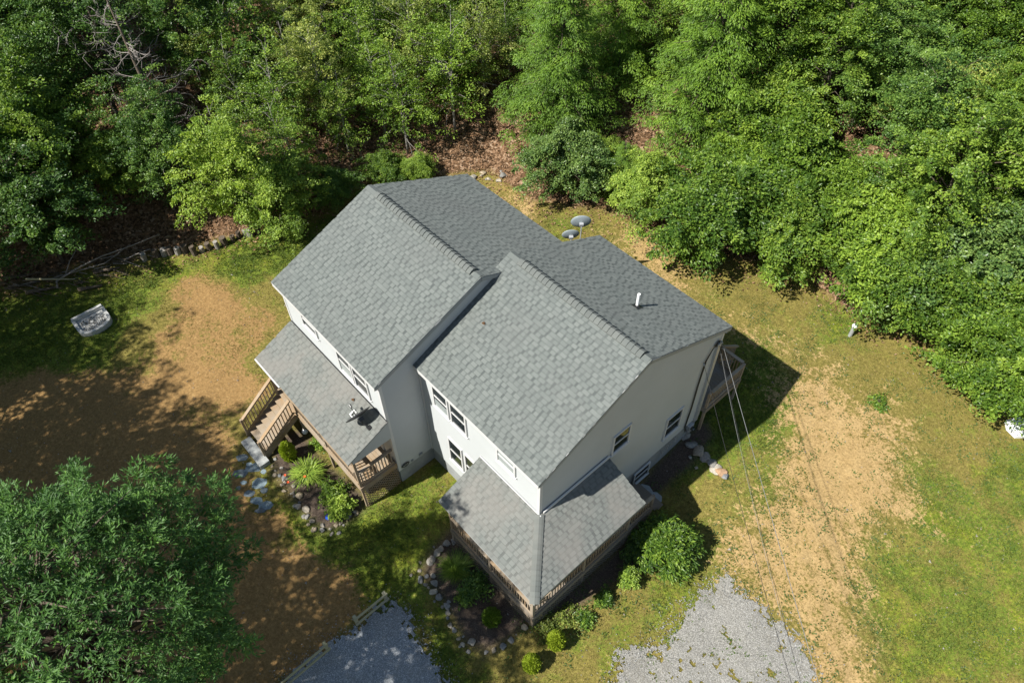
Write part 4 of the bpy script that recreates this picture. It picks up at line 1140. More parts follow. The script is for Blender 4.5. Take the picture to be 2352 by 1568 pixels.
def hemlock(seed, H, R):
    """whorled limbs carrying flat, drooping fans of needles"""
    r = np.random.default_rng(seed); C = []; D = []; CR = []; TB = []
    m = MB(); m.tube([(0, 0, -.3), (0, 0, H * .5), (0, 0, H)], [.28, .17, .02], 8)
    z = .08 * H
    while z < H * .985:
        f = z / H; bl = R * (1 - f ** 1.5) * (.9 if f > .12 else .75) + .1
        nb = int(4 + 4 * (1 - f)); a0 = r.uniform(0, 6.28)
        for b in range(nb):
            a = a0 + b * 2 * math.pi / nb + r.normal(0, .22); l = bl * r.uniform(.62, 1.15)
            dirh = np.array((math.cos(a), math.sin(a), 0)); rise = r.uniform(.12, .4) * (1 + f)
            def pt(u): return np.array((0, 0, z)) + dirh * l * u + np.array((0, 0, l * (rise * u - .42 * u * u)))
            m.tube([pt(0), pt(.4), pt(.85)], [.04 * (1 - f) + .012, .022, .008], 4, False)
            u = 1.0
            while u * l > .35:
                side = np.array((-dirh[1], dirh[0], 0)) * r.normal(0, .16) * l * u
                C.append(pt(u) + side); D.append(dirh); CR.append(r.uniform(.38, .62) * (.55 + .45 * min(1, l / 2.2))); TB.append(r.normal(0, .11) + .22 * (u - .6))
                u -= .52 / max(l, .6)
        z += .52 * (1 - .4 * f)
    C = np.array(C); D = np.array(D); CR = np.array(CR); TB = np.array(TB); per = 175
    ci = np.repeat(np.arange(len(C)), per); n = len(ci)
    an = r.uniform(0, 6.28, n); q = np.sqrt(r.random(n)); rr = q * CR[ci]
    loc = np.stack([np.cos(an), np.sin(an), np.zeros(n)], 1)
    P = C[ci] + loc * rr[:, None] * (1 + .25 * (loc * D[ci]).sum(1))[:, None] + np.stack([np.zeros(n), np.zeros(n), -.62 * rr * q + r.normal(0, .035, n)], 1)
    A = unit(loc * .8 + .5 * D[ci] + np.stack([np.zeros(n), np.zeros(n), -.25 - .6 * q], 1) + r.normal(0, .3, (n, 3)))
    N = unit(np.array((0, 0, 1.0)) + loc * .55 * q[:, None] + r.normal(0, .28, (n, 3)))
    T = np.clip(.46 + TB[ci] - .12 * q + r.normal(0, .12, n), 0, 1); L = r.uniform(.10, .17, n)
    arr = leaf_arrays(P, A, N, L, L * .33, T, .1)
    tm = m.mesh('trunk', smooth=True); tm.materials.append(MATS['bark'])
    return arr, tm

PROTO = {}
def proto_broad(key, seed, R, H, z0, nclump, per, cr, barkm='bark', r0=.14, **kw):
    (V, F, T), C, r = crown_broad(seed, R, z0, H, nclump, per, cr, **kw)
    PROTO[key] = (lambda: None, V, F, T, trunk_mesh('trunk', H * .93, r0, C, seed + 5, barkm), H)
for s in range(3):
    proto_broad(('dense', s), 100 + s, 2.5, 8.5, 2.0, 300, 130, .40, leaf=.118, shell=.45, topbias=.25)
    proto_broad(('sparse', s), 200 + s, 2.1, 7.6, .7, 135, 66, .34, 'barkgrey', .08, leaf=.115, shell=.2, flat=.6)
for s in range(2):
    proto_broad(('shrub', s), 300 + s, 2.0, 3.4, .1, 310, 130, .32, r0=.06, leaf=.106, shell=.6, topbias=.45)
    proto_broad(('maple', s), 320 + s, 2.6, 6.6, 1.2, 230, 130, .42, r0=.10, leaf=.125, shell=.3, flat=.3)
    arr, tm = hemlock(400 + s, 11.5, 3.9)
    PROTO[('hemlock', s)] = (None, *arr, tm, 11.5)
proto_broad(('tall', 0), 500, 3.6, 15.0, 4.5, 190, 50, .62, r0=.26, leaf=.19, shell=.3, flat=.5)
proto_broad(('tall', 1), 501, 3.4, 14.0, 4.0, 190, 50, .62, r0=.24, leaf=.19, shell=.3, flat=.5)

MESHES = {}
def crown_me(key, fol):
    if key not in MESHES:
        _, V, F, T, tm, H = PROTO[key]
        MESHES[key] = fast_mesh('crown', V, F, T, 'FACE', FOL[fol])
    return MESHES[key]

TREES = []
def plant(name, key, fol, xy, scale, label, cat='tree', group=None, rz=None, sxy=1.0):
    x, y = xy
    e = thing(name, (x, y, hz(x, y) - .02), label, cat, group, random.uniform(0, 6.28) if rz is None else rz)
    e.scale = (scale * sxy, scale * sxy, scale)
    for nm, me in (('crown', crown_me(key, fol)), ('trunk', PROTO[key][4])):
        o = bpy.data.objects.new(nm, me); COL.objects.link(o); o.parent = e
        if nm == 'crown':
            o.material_slots[0].link = 'OBJECT'; o.material_slots[0].material = FOL[fol]
    TREES.append((x, y))
    return e

# ---- trees one can single out (crown centre measured in the photo, height of that centre above ground)
def at(px, py, dz): return G(px, py, dz)[:2]
plant('maple_tree', ('maple', 0), 'lime', at(520, 375, 4.4), 1.05, 'sunlit light green young maple left of the house at the wood edge', sxy=.76)
plant('maple_tree', ('maple', 1), 'lime', at(625, 420, 3.2), .75, 'smaller light green maple close behind the roof corner of the house')
plant('hemlock_tree', ('hemlock', 0), 'hemlock', at(1640, 135, 4.6), .95, 'large bright hemlock right of the leaf-strewn gap, layered drooping sprays')
plant('hemlock_tree', ('hemlock', 1), 'hemlock', at(1290, 130, 4.6), .88, 'hemlock behind the dark green bush, left of the leaf-strewn gap')
plant('hemlock_tree', ('hemlock', 1), 'hemlock', at(1440, -10, 4.6), .85, 'hemlock at the top edge between the two larger hemlocks', rz=2.0)
plant('hemlock_tree', ('hemlock', 0), 'hemlock', at(1430, 395, 1.5), .3, 'small young hemlock among the shrubs behind the satellite dishes')
plant('evergreen_bush', ('shrub', 0), 'bluegreen', at(1295, 370, 2.0), 1.12, 'dark blue-green rounded bush left of the satellite dishes', 'bush', sxy=.82)
plant('leafy_shrub', ('shrub', 1), 'lime', at(1480, 430, 1.4), .9, 'yellow-green low shrub just behind the satellite dishes', 'bush')
plant('leafy_shrub', ('shrub', 0), 'lime', at(1395, 345, .8), .42, 'small yellow-green shrub below the bare leaf-strewn gap', 'bush')
plant('leafy_shrub', ('shrub', 0), 'mid', at(1640, 480, 2.2), 1.30, 'broad rounded dark shrub mass nearest the back of the house', 'bush', sxy=1.05)
plant('leafy_shrub', ('shrub', 1), 'bright', at(1790, 390, 2.2), 1.30, 'tall bright green shrub right of the broad dark shrub', 'bush')
plant('leafy_shrub', ('shrub', 1), 'mid', at(1800, 530, 1.8), 1.1, 'shrub with dark foliage ending above the pale dirt bank', 'bush')
plant('leafy_shrub', ('shrub', 0), 'bright', at(1720, 385, 2.0), .95, 'bright shrub behind the broad dark shrub mass', 'bush')
plant('leafy_shrub', ('shrub', 1), 'bright', at(2020, 560, 2.0), 1.25, 'bright green shrub behind the white-capped pipe', 'bush')
plant('leafy_shrub', ('shrub', 0), 'mid', at(2110, 660, 2.0), 1.2, 'mid green shrub spilling toward the lawn right of the white-capped pipe', 'bush')
plant('leafy_shrub', ('shrub', 1), 'bluegreen', at(2250, 610, 2.4), 1.25, 'bluish dark shrub near the right edge', 'bush')
plant('leafy_shrub', ('shrub', 0), 'bluegreen', at(2340, 520, 2.6), 1.3, 'bluish dark shrub cut off by the right edge, higher up', 'bush')
plant('leafy_shrub', ('shrub', 1), 'mid', at(2240, 740, 1.8), 1.1, 'dark leafy shrub above the bright corner shrub at right', 'bush')
plant('leafy_shrub', ('shrub', 0), 'bright', at(2300, 850, 1.5), 1.1, 'bright yellow-green shrub at the right edge above the white slab', 'bush')
plant('leafy_shrub', ('shrub', 1), 'mid', at(2360, 760, 1.8), 1.1, 'mid green shrub cut off by the right edge, lower down', 'bush')
plant('leafy_shrub', ('shrub', 1), 'bright', at(1930, 470, 1.8), 1.05, 'shrub filling the dark seam between the two big shrub masses', 'bush')
plant('leafy_shrub', ('shrub', 0), 'dark', at(770, 430, .9), .55, 'low dark shrub in shade beside the far roof corner', 'bush')
plant('leafy_shrub', ('shrub', 1), 'mid', at(880, 385, .9), .5, 'low leafy shrub directly behind the far roof ridge', 'bush')
plant('leafy_shrub', ('shrub', 0), 'lime', at(960, 385, .8), .42, 'small light green shrub behind the middle of the far roof edge', 'bush')
plant('maple_tree', ('maple', 1), 'dark', at(60, 470, 3.5), 1.0, 'shaded maple leaning over the brush pile at the left edge')
plant('maple_tree', ('maple', 0), 'mid', at(30, 210, 5), 1.15, 'maple with a sunlit top at the left edge, upper part')
plant('maple_tree', ('maple', 1), 'mid', at(215, 330, 3.5), .8, 'small maple with a sunlit spray, between brush pile and dead tree')

# ---- the rest of the wood, in jittered rows
r = np.random.default_rng(5)
ORD = ['first', 'second', 'third', 'fourth', 'fifth', 'sixth', 'seventh', 'eighth', 'ninth', 'tenth', 'eleventh', 'twelfth', 'thirteenth', 'fourteenth', 'fifteenth', 'sixteenth', 'seventeenth', 'eighteenth', 'nineteenth', 'twentieth']
FOREST = []
def add_wood(s, t, zone):
    xy = s * FH + t * RH
    z = hz(*xy)
    pb = project((xy[0], xy[1], z + 4.0)); pg = project((xy[0], xy[1], z)); x = pb[0]
    if x < -260 or x > 2620 or pb[1] < -420: return
    if zone == 'mid' and not (450 <= x < 1200): return
    if zone == 'other' and 450 <= x < 1200: return
    mind = min(np.hypot(xy[0] - a, xy[1] - b) for a, b in TREES)
    if mind < (1.25 if zone == 'mid' else 1.8): return
    if 1370 < pg[0] < 1620 and 180 < pg[1] < 430: return            # leaf-strewn gap right of the bush
    if 1030 < pg[0] < 1240 and 330 < pg[1] < 450: return            # bare bank behind the house
    if 180 < pg[0] < 480 and -50 < pg[1] < 420 and r.random() < .72: return   # open wood round the dead trees
    kind = None
    if x < 450:
        if r.random() < .3: return
        fo = 'dark' if r.random() < .6 else 'mid'
        kind = ('broadleaf_tree', ('dense', int(r.integers(3))), fo, r.uniform(.75, 1.1), ('dark' if fo == 'dark' else 'mid green') + ' broadleaf tree', 'in the left part of the wood')
    elif x < 1200:
        fo = ('mid' if r.random() < .8 else 'yellow') if x < 660 and pb[1] > 120 else 'yellow' if r.random() < .5 else ('bright' if r.random() < .6 else 'mid')
        kind = ('thin_tree', ('sparse', int(r.integers(3))), fo, r.uniform(.6, 1.0), {'yellow': 'sparse yellowing tree', 'bright': 'thin light green tree', 'mid': 'thin mid green tree'}[fo], 'in the wood above the far roof')
    elif x < 1480:
        if r.random() < .35: return
        kind = ('thin_tree', ('sparse', int(r.integers(3))), 'mid', r.uniform(.5, .8), 'green sapling', 'between and behind the hemlocks')
    elif x < 1760:
        if mind < 3.0: return
        kind = ('broadleaf_tree', ('dense', int(r.integers(3))), 'mid', r.uniform(.7, .95), 'broadleaf tree', 'behind the large hemlock')
    else:
        bo = r.random() < .5
        k2 = ('dense', int(r.integers(3))) if r.random() < .6 else ('shrub', int(r.integers(2)))
        sc = r.uniform(.7, 1.0) if k2[0] == 'dense' else r.uniform(1.2, 1.6)
        fo = 'bright' if bo else ('mid' if r.random() < .5 else ('dark' if r.random() < .6 else 'yellow'))
        kind = ('broadleaf_tree', k2, fo, sc, {'bright': 'bright green tree', 'mid': 'mid green tree', 'dark': 'deep green tree', 'yellow': 'yellow-green tree'}[fo], 'in the dense wood at the right')
    TREES.append((xy[0], xy[1])); FOREST.append((s, t, xy, kind))
for s in np.arange(13, 47, 2.5):
    for t in np.arange(-40, 40, 2.6):
        s2 = s + r.uniform(-1, 1); t2 = t + r.uniform(-1, 1)
        if s2 > tree_line(t2) + 1.5: add_wood(s2, t2, 'other')
for s in np.arange(15, 46, 1.95):
    for t in np.arange(-30, 8, 2.0):
        s2 = s + r.uniform(-.8, .8); t2 = t + r.uniform(-.8, .8)
        if s2 > tree_line(t2) + .9: add_wood(s2, t2, 'mid')
rows = {}
for f_ in FOREST:
    d = f_[0] - tree_line(f_[1]); row = min(int(d // 4), 6)
    rows.setdefault((f_[3][4], f_[3][5], row), []).append(f_)
for (what, where, row), L_ in rows.items():
    L_.sort(key=lambda q: q[1])
    for i, (s, t, xy, (nm, key, fo, sc, _, _)) in enumerate(L_):
        rk = ORD[i] if i < len(ORD) else 'last'
        lab = f"{what} {where}, {ORD[row]} row, " + (f"{rk} from left" if len(L_) > 1 else 'the only one')
        plant(nm, key, fo, xy, sc, lab, group=f"{what}s {where}")
print('forest trees', len(FOREST), len(TREES))

# ---- tall trees standing just outside the left and lower edge (their shade lies over the yard)
SHADE = [(-29, -16.5, 1.0, 1), (-25.5, -18, 1.0, 0), (-22, -18.5, 1.0, 1), (-18.8, -18.5, 1.0, 0), (-15.8, -17.5, .98, 1), (-13, -16.8, .95, 0), (-10.2, -16.8, .95, 1), (-7.4, -16.6, .92, 0), (-24, -21.5, 1.1, 1), (-17, -21.5, 1.1, 0), (-9, -20.5, 1.1, 1), (-12.5, -20.5, 1.1, 0), (-4.6, -16.2, .86, 1), (-1.4, -15.4, .84, 0)]
for x, y, sc, kd in SHADE:
    plant('tall_tree', ('tall', kd), 'mid', (x, y), sc, 'tall broadleaf tree whose shade falls across the left yard', group='tall shade trees beside the left yard')

# ---- big tree in the lower left corner: long leaflets radiating from twig ends
r = np.random.default_rng(77)
cx, cy = -3.35, -10.8; H = 11.8; zc = 8.2
nb_ = 1500
d = unit(r.normal(size=(nb_, 3))); d[:, 2] = np.abs(d[:, 2]) * 1.1 - .35; d = unit(d)
th = np.arctan2(d[:, 1], d[:, 0])
lob = 1 + .12 * np.sin(4 * th + 1) + .10 * np.sin(7 * th + 2) + .08 * np.sin(11 * th + 3 * d[:, 2] * 3)
rad = (.55 + .45 * r.random(nb_) ** .45) * lob
Cn = np.stack([d[:, 0] * rad * 3.4, d[:, 1] * rad * 3.4, zc + d[:, 2] * rad * 3.4], 1)
per = 72
ci = np.repeat(np.arange(nb_), per); n = len(ci)
od = unit(d + np.array([0, 0, .25]))[ci]
sp = unit(r.normal(size=(n, 3)))
A = unit(od * .75 + sp * .95 + np.array([0, 0, -.12]))
rachis = r.uniform(.02, .34, n)[:, None]
ra = unit(od * .8 + np.repeat(unit(r.normal(size=(nb_ * 8, 3))), 1, 0)[ci * 8 + r.integers(0, 8, n)] * .9)
P = Cn[ci] + ra * rachis + np.array([0, 0, -1]) * (rachis ** 2) * .9
A = unit(ra * .75 + sp * .65 + np.array([0, 0, -.15]))
N = unit(od * .5 + np.array([0, 0, .9]) + r.normal(0, .3, (n, 3)))
tint = np.clip(.46 + r.normal(0, .14, nb_)[ci] + r.normal(0, .14, n), 0, 1)
L = r.uniform(.085, .155, n)
V, F, T_ = leaf_arrays(P, A, N, L, L * .25, tint, .12)
e = thing('ash_tree', (cx, cy, hz(cx, cy)), 'large dark green tree with long leaflets filling the lower left corner', 'tree')
o = link_mesh('crown', fast_mesh('crown', V, F, T_, 'FACE', FOL['oak']), None, e)
o = link_mesh('trunk', trunk_mesh('trunk', H * .9, .24, Cn[::6], 8, 'bark', 150), None, e)

# ---- bare dead tree in the upper left
def dead_tree(px, py, dz, H, seed, label):
    r = np.random.default_rng(seed); b = G(px, py, 0)
    e = thing('dead_tree', tuple(b), label, 'tree')
    m = MB(); ln = r.normal(0, .04, 2)
    m.tube([b + (0, 0, -.2), b + (ln[0] * H * .5, ln[1] * H * .5, H * .5), b + (ln[0] * H, ln[1] * H, H)], [.14, .10, .02], 8)
    m.build('trunk', MATS['bark'], e, smooth=True)
    m = MB()
    for i in range(34):
        f = r.uniform(.25, .98); a = r.uniform(0, 6.28); l = (1.15 - f) * H * .42 * r.uniform(.5, 1.1)
        p = b + np.array((ln[0] * H * f, ln[1] * H * f, H * f)); pts = [p]; dr = np.array((math.cos(a), math.sin(a), .15))
        for k in range(5):
            dr = unit(dr + r.normal(0, .22, 3) + np.array((0, 0, .12 * k - .18))); pts.append(pts[-1] + dr * l / 5)
            if k > 0:
                for _ in range(2):
                    d2 = unit(dr + r.normal(0, .7, 3)); q = pts[-1]
                    m.tube([q, q + d2 * l * .14, q + unit(d2 + r.normal(0, .4, 3)) * l * .3], [.014, .010, .005], 3, False)
        m.tube(pts, [.026, .022, .018, .014, .010, .006], 4, False)
    m.build('branches', MATS['deadwood'], e, smooth=True)
dead_tree(425, 400, 0, 9.5, 4, 'bare dead conifer with bleached curling branches, right of the two')
dead_tree(345, 335, 0, 10.0, 9, 'bare dead conifer with bleached curling branches, left of the two')
# ================================================================== GARDEN AND SMALL THINGS
def rock_mesh(seed, flat=.6):
    r = np.random.default_rng(seed); import bmesh
    bm = bmesh.new(); bmesh.ops.create_icosphere(bm, subdivisions=2, radius=.5)
    ph = r.uniform(0, 6, 6); cut = [(unit(r.normal(size=3)), r.uniform(.22, .40)) for _ in range(10)]
    for v in bm.verts:
        c = np.array(v.co)
        c = c * (1 + .12 * math.sin(5 * c[0] + ph[0]) + .12 * math.sin(6 * c[1] + ph[1]) + .1 * math.sin(7 * c[2] + ph[2]))
        for nn, dd in cut:
            k_ = c @ nn - dd
            if k_ > 0: c = c - nn * k_
        v.co = (c[0], c[1], c[2] * flat)
    me = bpy.data.meshes.new('stone'); bm.to_mesh(me); bm.free(); me.materials.append(MATS['stone']); return me
ROCKS = [rock_mesh(i, random.uniform(.5, .8)) for i in range(7)]

def stone(parent, x, y, size, name='stone', mat=None, dz=.0, asp=1.0, rz=None):
    o = bpy.data.objects.new(name, random.choice(ROCKS)); COL.objects.link(o); o.parent = parent
    off = OFF[parent.name]
    o.location = (x - off[0], y - off[1], hz(x, y) + size * .12 + dz - off[2])
    o.scale = (size * asp, size, size * random.uniform(.7, 1.0)); o.rotation_euler = (random.uniform(-.2, .2), random.uniform(-.2, .2), random.uniform(0, 6.28) if rz is None else rz)
    if mat: o.material_slots[0].link = 'OBJECT'; o.material_slots[0].material = MATS[mat]
    return o

def stone_border(px, label, size=(.16, .34), rows=2, step=.21, spread=.13):
    w = np.array([G(*p) for p in px]); e = thing('stone_border', tuple(w[0]), label, 'stone border')
    for a, b in zip(w[:-1], w[1:]):
        L = np.linalg.norm(b - a); n = max(1, int(L / step)); nr = np.array((-(b - a)[1], (b - a)[0])) / L
        for i in range(n):
            for k_ in range(rows):
                p = a[:2] + (b - a)[:2] * (i + random.random() * .7) / n + nr * random.gauss(0, spread)
                stone(e, p[0], p[1], random.uniform(*size) * (1 if k_ == 0 else .65))
    return e
stone_border([(622, 1062), (640, 1085), (658, 1118), (682, 1152), (702, 1182), (722, 1206), (745, 1219), (770, 1213), (798, 1195), (822, 1183), (838, 1163)], 'grey field stones edging the daylily bed in front of the long porch')
stone_border([(1062, 1235), (1030, 1245), (1005, 1262), (980, 1285), (968, 1308), (975, 1335), (998, 1358), (1014, 1384), (1034, 1405), (1046, 1440), (1066, 1470), (1092, 1490)], 'tan and grey stones edging the ornamental grass bed')
stone_border([(1110, 1500), (1150, 1490), (1185, 1452), (1208, 1428)], 'loose stones closing the bed below the porch corner', (.16, .3), 1, .28, .08)
e = stone_border([(1088, 402), (1112, 414), (1136, 418), (1154, 408), (1168, 392)], 'low dry stone wall on the bank behind the far roof', (.28, .5), 2, .32, .2)
e['category'] = 'stone wall'
rr = thing('stone_edging', tuple(G(1600, 1040)), 'line of flat stones, the last rust coloured, right of the gable wall', 'stone edging')
for px, py, sz, mt_, asp in ((1560, 990, .35, None, 1.2), (1575, 1003, .4, None, 1.2), (1590, 1022, .42, None, 1.3), (1606, 1040, .5, None, 1.4), (1621, 1050, .5, None, 1.4), (1634, 1064, .45, None, 1.3), (1646, 1078, .55, 'redstone', 1.3), (1655, 1088, .5, 'redstone', 1.2), (1664, 1094, .42, None, 1.1), (1585, 1050, .2, None, 1), (1600, 1075, .16, None, 1)):
    p = G(px, py); stone(rr, p[0], p[1], sz, 'flat_stone', mt_, asp=asp)
rr = thing('stepping_stones', tuple(G(1488, 1135)), 'flat grey stepping stones at the foot of the wrap-around porch steps', 'stepping stones')
def slab_poly(parent, px, py, rx, ry, mat, name='flagstone', th=.05, n=7, rot=0.0):
    c = G(px, py); pol = []
    for i in range(n):
        a = 2 * math.pi * (i + random.uniform(-.25, .25)) / n + rot; k_ = random.uniform(.82, 1.1)
        q = math.pow(abs(math.cos(a)) ** 3 + abs(math.sin(a)) ** 3, -1 / 3)
        u_, v_ = math.cos(a) * q * rx * k_, math.sin(a) * q * ry * k_
        pol.append((c[0] + u_ * RH[0] + v_ * FH[0], c[1] + u_ * RH[1] + v_ * FH[1]))
    m = MB(); m.prism(pol, c[2] - .03, c[2] + th); o = m.build(name, MATS[mat], parent)
    md = o.modifiers.new('bevel', 'BEVEL'); md.width = .012; md.segments = 1
    return o
for px, py, a, b in ((1478, 1128, .38, .28), (1498, 1142, .36, .26), (1484, 1150, .22, .16)):
    slab_poly(rr, px, py, a, b, 'slate', 'flat_stone', .06)

# ---- flagstone path
fp = tag(thing('flagstone_path', tuple(G(580, 1110)), None, None), kind='structure')
for px, py, a, b in ((556, 1050, .24, .18), (584, 1074, .36, .22), (553, 1086, .30, .20), (606, 1082, .12, .12), (560, 1108, .13, .10), (598, 1110, .32, .24), (573, 1133, .20, .14), (607, 1126, .15, .12), (590, 1150, .26, .16), (612, 1160, .28, .20), (598, 1172, .22, .12), (572, 1066, .12, .1), (548, 1120, .1, .1)):
    slab_poly(fp, px, py, a, b, 'flag', 'flagstone', .018)
# concrete pad at the stair foot
m = MB(); m.box((-11.5, -5.06, -.5), (-10.0, -4.66, -.19)); e = thing('step_slab', (-10.75, -4.86, -.42), 'grey concrete slab at the foot of the porch stairs', 'slab')
m.build('slab', MATS['slate'], e)

# ---- plants near the house
def leaf_plant(name, xy, build, fol, label, cat='shrub', group=None):
    x, y = xy; e = thing(name, (x, y, hz(x, y)), label, cat, group)
    V, F, T_ = build
    link_mesh('foliage', fast_mesh('foliage', V, F, T_, 'FACE', FOL[fol] if fol in FOL else MATS[fol]), None, e)
    m = MB()
    for a in range(4):
        m.tube([(0, 0, -.05), (.06 * math.cos(a * 1.6), .06 * math.sin(a * 1.6), .25)], [.02, .008], 5)
    o = link_mesh('stem', m.mesh('stem'), MATS['bark'], e)
    return e
def bush(seed, R, H, ncl, per, cr, leaf, wr, **kw):
    return crown_broad(seed, R, .0, H, ncl, per, cr, leaf, wr, **kw)[0]
def cone(seed, R, H, n=5200, leaf=.06):
    r = np.random.default_rng(seed); f = r.random(n) ** 1.25; a = r.uniform(0, 6.28, n)
    prof = np.sin(np.pi * np.clip(f * .86 + .14, 0, 1)) ** .7
    rad = R * prof * (.72 + .28 * r.random(n)) * (1 + .12 * np.sin(9 * a + 14 * f))
    P = np.stack([np.cos(a) * rad, np.sin(a) * rad, f * H], 1); o = np.stack([np.cos(a), np.sin(a), np.full(n, .8)], 1)
    A = unit(o + r.normal(0, .45, (n, 3))); N = unit(np.stack([np.cos(a + 1.57), np.sin(a + 1.57), np.zeros(n)], 1) + r.normal(0, .5, (n, 3)))
    L = leaf * r.uniform(.8, 1.6, n)
    return leaf_arrays(P, A, N, L, L * .45, np.clip(.5 + r.normal(0, .2, n), 0, 1))
def blades(seed, n, R, H, w, arch=1.0):
    """arching strap leaves, four segments each"""
    r = np.random.default_rng(seed); a = r.uniform(0, 6.28, n); l = r.uniform(.65, 1.1, n); out = r.uniform(.25, 1.0, n) * R
    us = np.array([0, .3, .6, .85, 1.0]); ws = np.array([.8, 1, .85, .5, .05]) * w
    base = r.normal(0, R * .12, (n, 2))
    D = np.stack([np.cos(a), np.sin(a)], 1); S = np.stack([-np.sin(a), np.cos(a)], 1)
    V = []
    for u_, w_ in zip(us, ws):
        xy = base + D * (out * u_ ** 1.2)[:, None]; z = H * l * (1.55 * u_ - arch * u_ ** 2.2)
        for sg in (-1, 1):
            V.append(np.column_stack([xy + S * sg * w_ / 2, z]))
    V = np.stack(V, 1).reshape(-1, 3); b = np.arange(n)[:, None] * 10
    F = np.concatenate([b + np.array([[2 * i, 2 * i + 1, 2 * i + 3, 2 * i + 2]]) for i in range(4)])
    return V, F, np.tile(np.clip(.5 + r.normal(0, .25, n), 0, 1), 4)

leaf_plant('rhododendron', G(1522, 1275)[:2], bush(11, .98, 1.75, 250, 30, .15, .15, .34, shell=.78, topbias=.3, flat=.6, lobe=.2), 'mid', 'large rounded rhododendron beside the wrap-around porch railing', 'bush')
leaf_plant('rhododendron', G(1468, 1262)[:2], bush(12, .42, .9, 60, 30, .18, .15, .36, shell=.6), 'bluegreen', 'shaded rhododendron between the large one and the railing', 'bush')
leaf_plant('leafy_shrub', G(1438, 1335)[:2], bush(13, .26, .85, 60, 36, .10, .08, .5, shell=.6, lobe=.3), 'lime', 'small upright shrub between rhododendron and porch corner')
leaf_plant('leafy_shrub', G(1387, 1378)[:2], bush(14, .28, .42, 40, 24, .11, .09, .5, shell=.4), 'mid', 'low open shrub below the porch, nearer the rhododendron')
leaf_plant('leafy_shrub', G(1342, 1418)[:2], bush(15, .26, .38, 36, 22, .11, .09, .5, shell=.4), 'mid', 'low open shrub below the porch, nearer the dwarf cypresses')
leaf_plant('dwarf_cypress', G(1277, 1480)[:2], cone(16, .27, .92), 'gold', 'golden green dwarf cypress, the upper of the pair by the corner', 'shrub')
leaf_plant('dwarf_cypress', G(1221, 1531)[:2], cone(17, .26, .88), 'gold', 'golden green dwarf cypress, the lower of the pair by the corner', 'shrub')
leaf_plant('ornamental_grass', G(1048, 1312)[:2], blades(18, 900, .72, .62, .014, .75), 'mid', 'tall clump of fine ornamental grass in the stone edged bed', 'grass clump')
leaf_plant('leafy_shrub', G(1090, 1352)[:2], bush(19, .42, .75, 60, 34, .15, .09, .5, shell=.5), 'dark', 'dark leafy shrub right of the ornamental grass')
leaf_plant('leafy_shrub', G(1070, 1375)[:2], bush(29, .3, .3, 34, 24, .12, .08, .6, shell=.3), 'mid', 'low ground hugging plant below the ornamental grass')
leaf_plant('dwarf_cypress', G(1130, 1425)[:2], cone(20, .28, .75), 'mid', 'shaded green dwarf conifer in the bed under the porch corner', 'shrub')
leaf_plant('dwarf_cypress', G(668, 1052)[:2], cone(21, .26, 1.1), 'gold', 'upright bright conifer beside the porch stairs', 'shrub')
leaf_plant('daylily', G(708, 1092)[:2], blades(22, 520, .78, .6, .035, 1.05), 'lime', 'large clump of arching daylily leaves in front of the long porch', 'plant')
leaf_plant('leafy_shrub', G(762, 1132)[:2], bush(23, .42, .5, 60, 36, .15, .08, .55, shell=.5), 'mid', 'low green shrub right of the daylilies')
leaf_plant('leafy_shrub', G(786, 1172)[:2], bush(24, .38, .75, 90, 40, .13, .09, .6, shell=.6, lobe=.3), 'lime', 'bright green rounded shrub next to the blue ball')
leaf_plant('leafy_shrub', G(733, 1022)[:2], bush(25, .25, .35, 30, 24, .12, .08, .6, shell=.4), 'bright', 'little green plant by the white ball under the porch edge')
leaf_plant('leafy_shrub', G(1255, 1440)[:2], bush(26, .35, .25, 40, 20, .13, .07, .6, shell=.3), 'yellow', 'yellow-green ground cover at the porch corner foot', 'plant')
leaf_plant('leafy_shrub', G(1300, 1425)[:2], bush(27, .45, .25, 46, 20, .15, .07, .6, shell=.3), 'yellow', 'yellow-green ground cover above the upper dwarf cypress', 'plant')
leaf_plant('leafy_shrub', G(2015, 925)[:2], bush(28, .4, .14, 40, 18, .12, .09, .6, shell=.2), 'mid', 'flat rosette of weeds on the bare dirt right of the house', 'plant')
# daylily flowers
for i, (px, py) in enumerate(((655, 1092), (662, 1108), (700, 1095))):
    b = G(px, py, .35); e = thing('daylily_flower', (b[0], b[1], hz(b[0], b[1])), ['orange daylily bloom, uppermost left of the clump', 'orange daylily bloom, lower left of the clump', 'orange daylily bloom inside the clump'][i], 'flower')
    m = MB(); c = np.array((b[0], b[1], hz(b[0], b[1]) + .38))
    for k_ in range(6):
        a = k_ * math.pi / 3; d1 = np.array((math.cos(a), math.sin(a), .35)); s1 = np.array((-math.sin(a), math.cos(a), 0))
        m.add([c, c + d1 * .032 - s1 * .015, c + d1 * .065, c + d1 * .032 + s1 * .015], [(0, 1, 2, 3)])
    m.build('petals', MATS['orange'], e)
    m = MB(); m.tube([c - (0, 0, .38), c], .005, 4); m.build('stem', FOL['lime'], e)
def ball(px, py, r_, mat, label, name):
    b = G(px, py); e = thing(name, tuple(b), label, 'ornament')
    m = MB(); n = 12
    m.lathe([(max(1e-4, r_ * math.sin(math.pi * i / n)), r_ - r_ * math.cos(math.pi * i / n)) for i in range(n + 1)], tuple(b), 20); m.build('ball', MATS[mat], e, smooth=True)
    m = MB(); m.lathe([(r_ * .5, -.02), (r_ * .5, .03), (r_ * .35, .04)], tuple(b), 12); m.build('base', MATS['slate'], e)
ball(755, 1190, .11, 'blue', 'blue glass gazing ball at the foot of the bright shrub', 'gazing_ball')
ball(702, 994, .12, 'white', 'white ball under the long porch edge by the stairs', 'garden_ball')

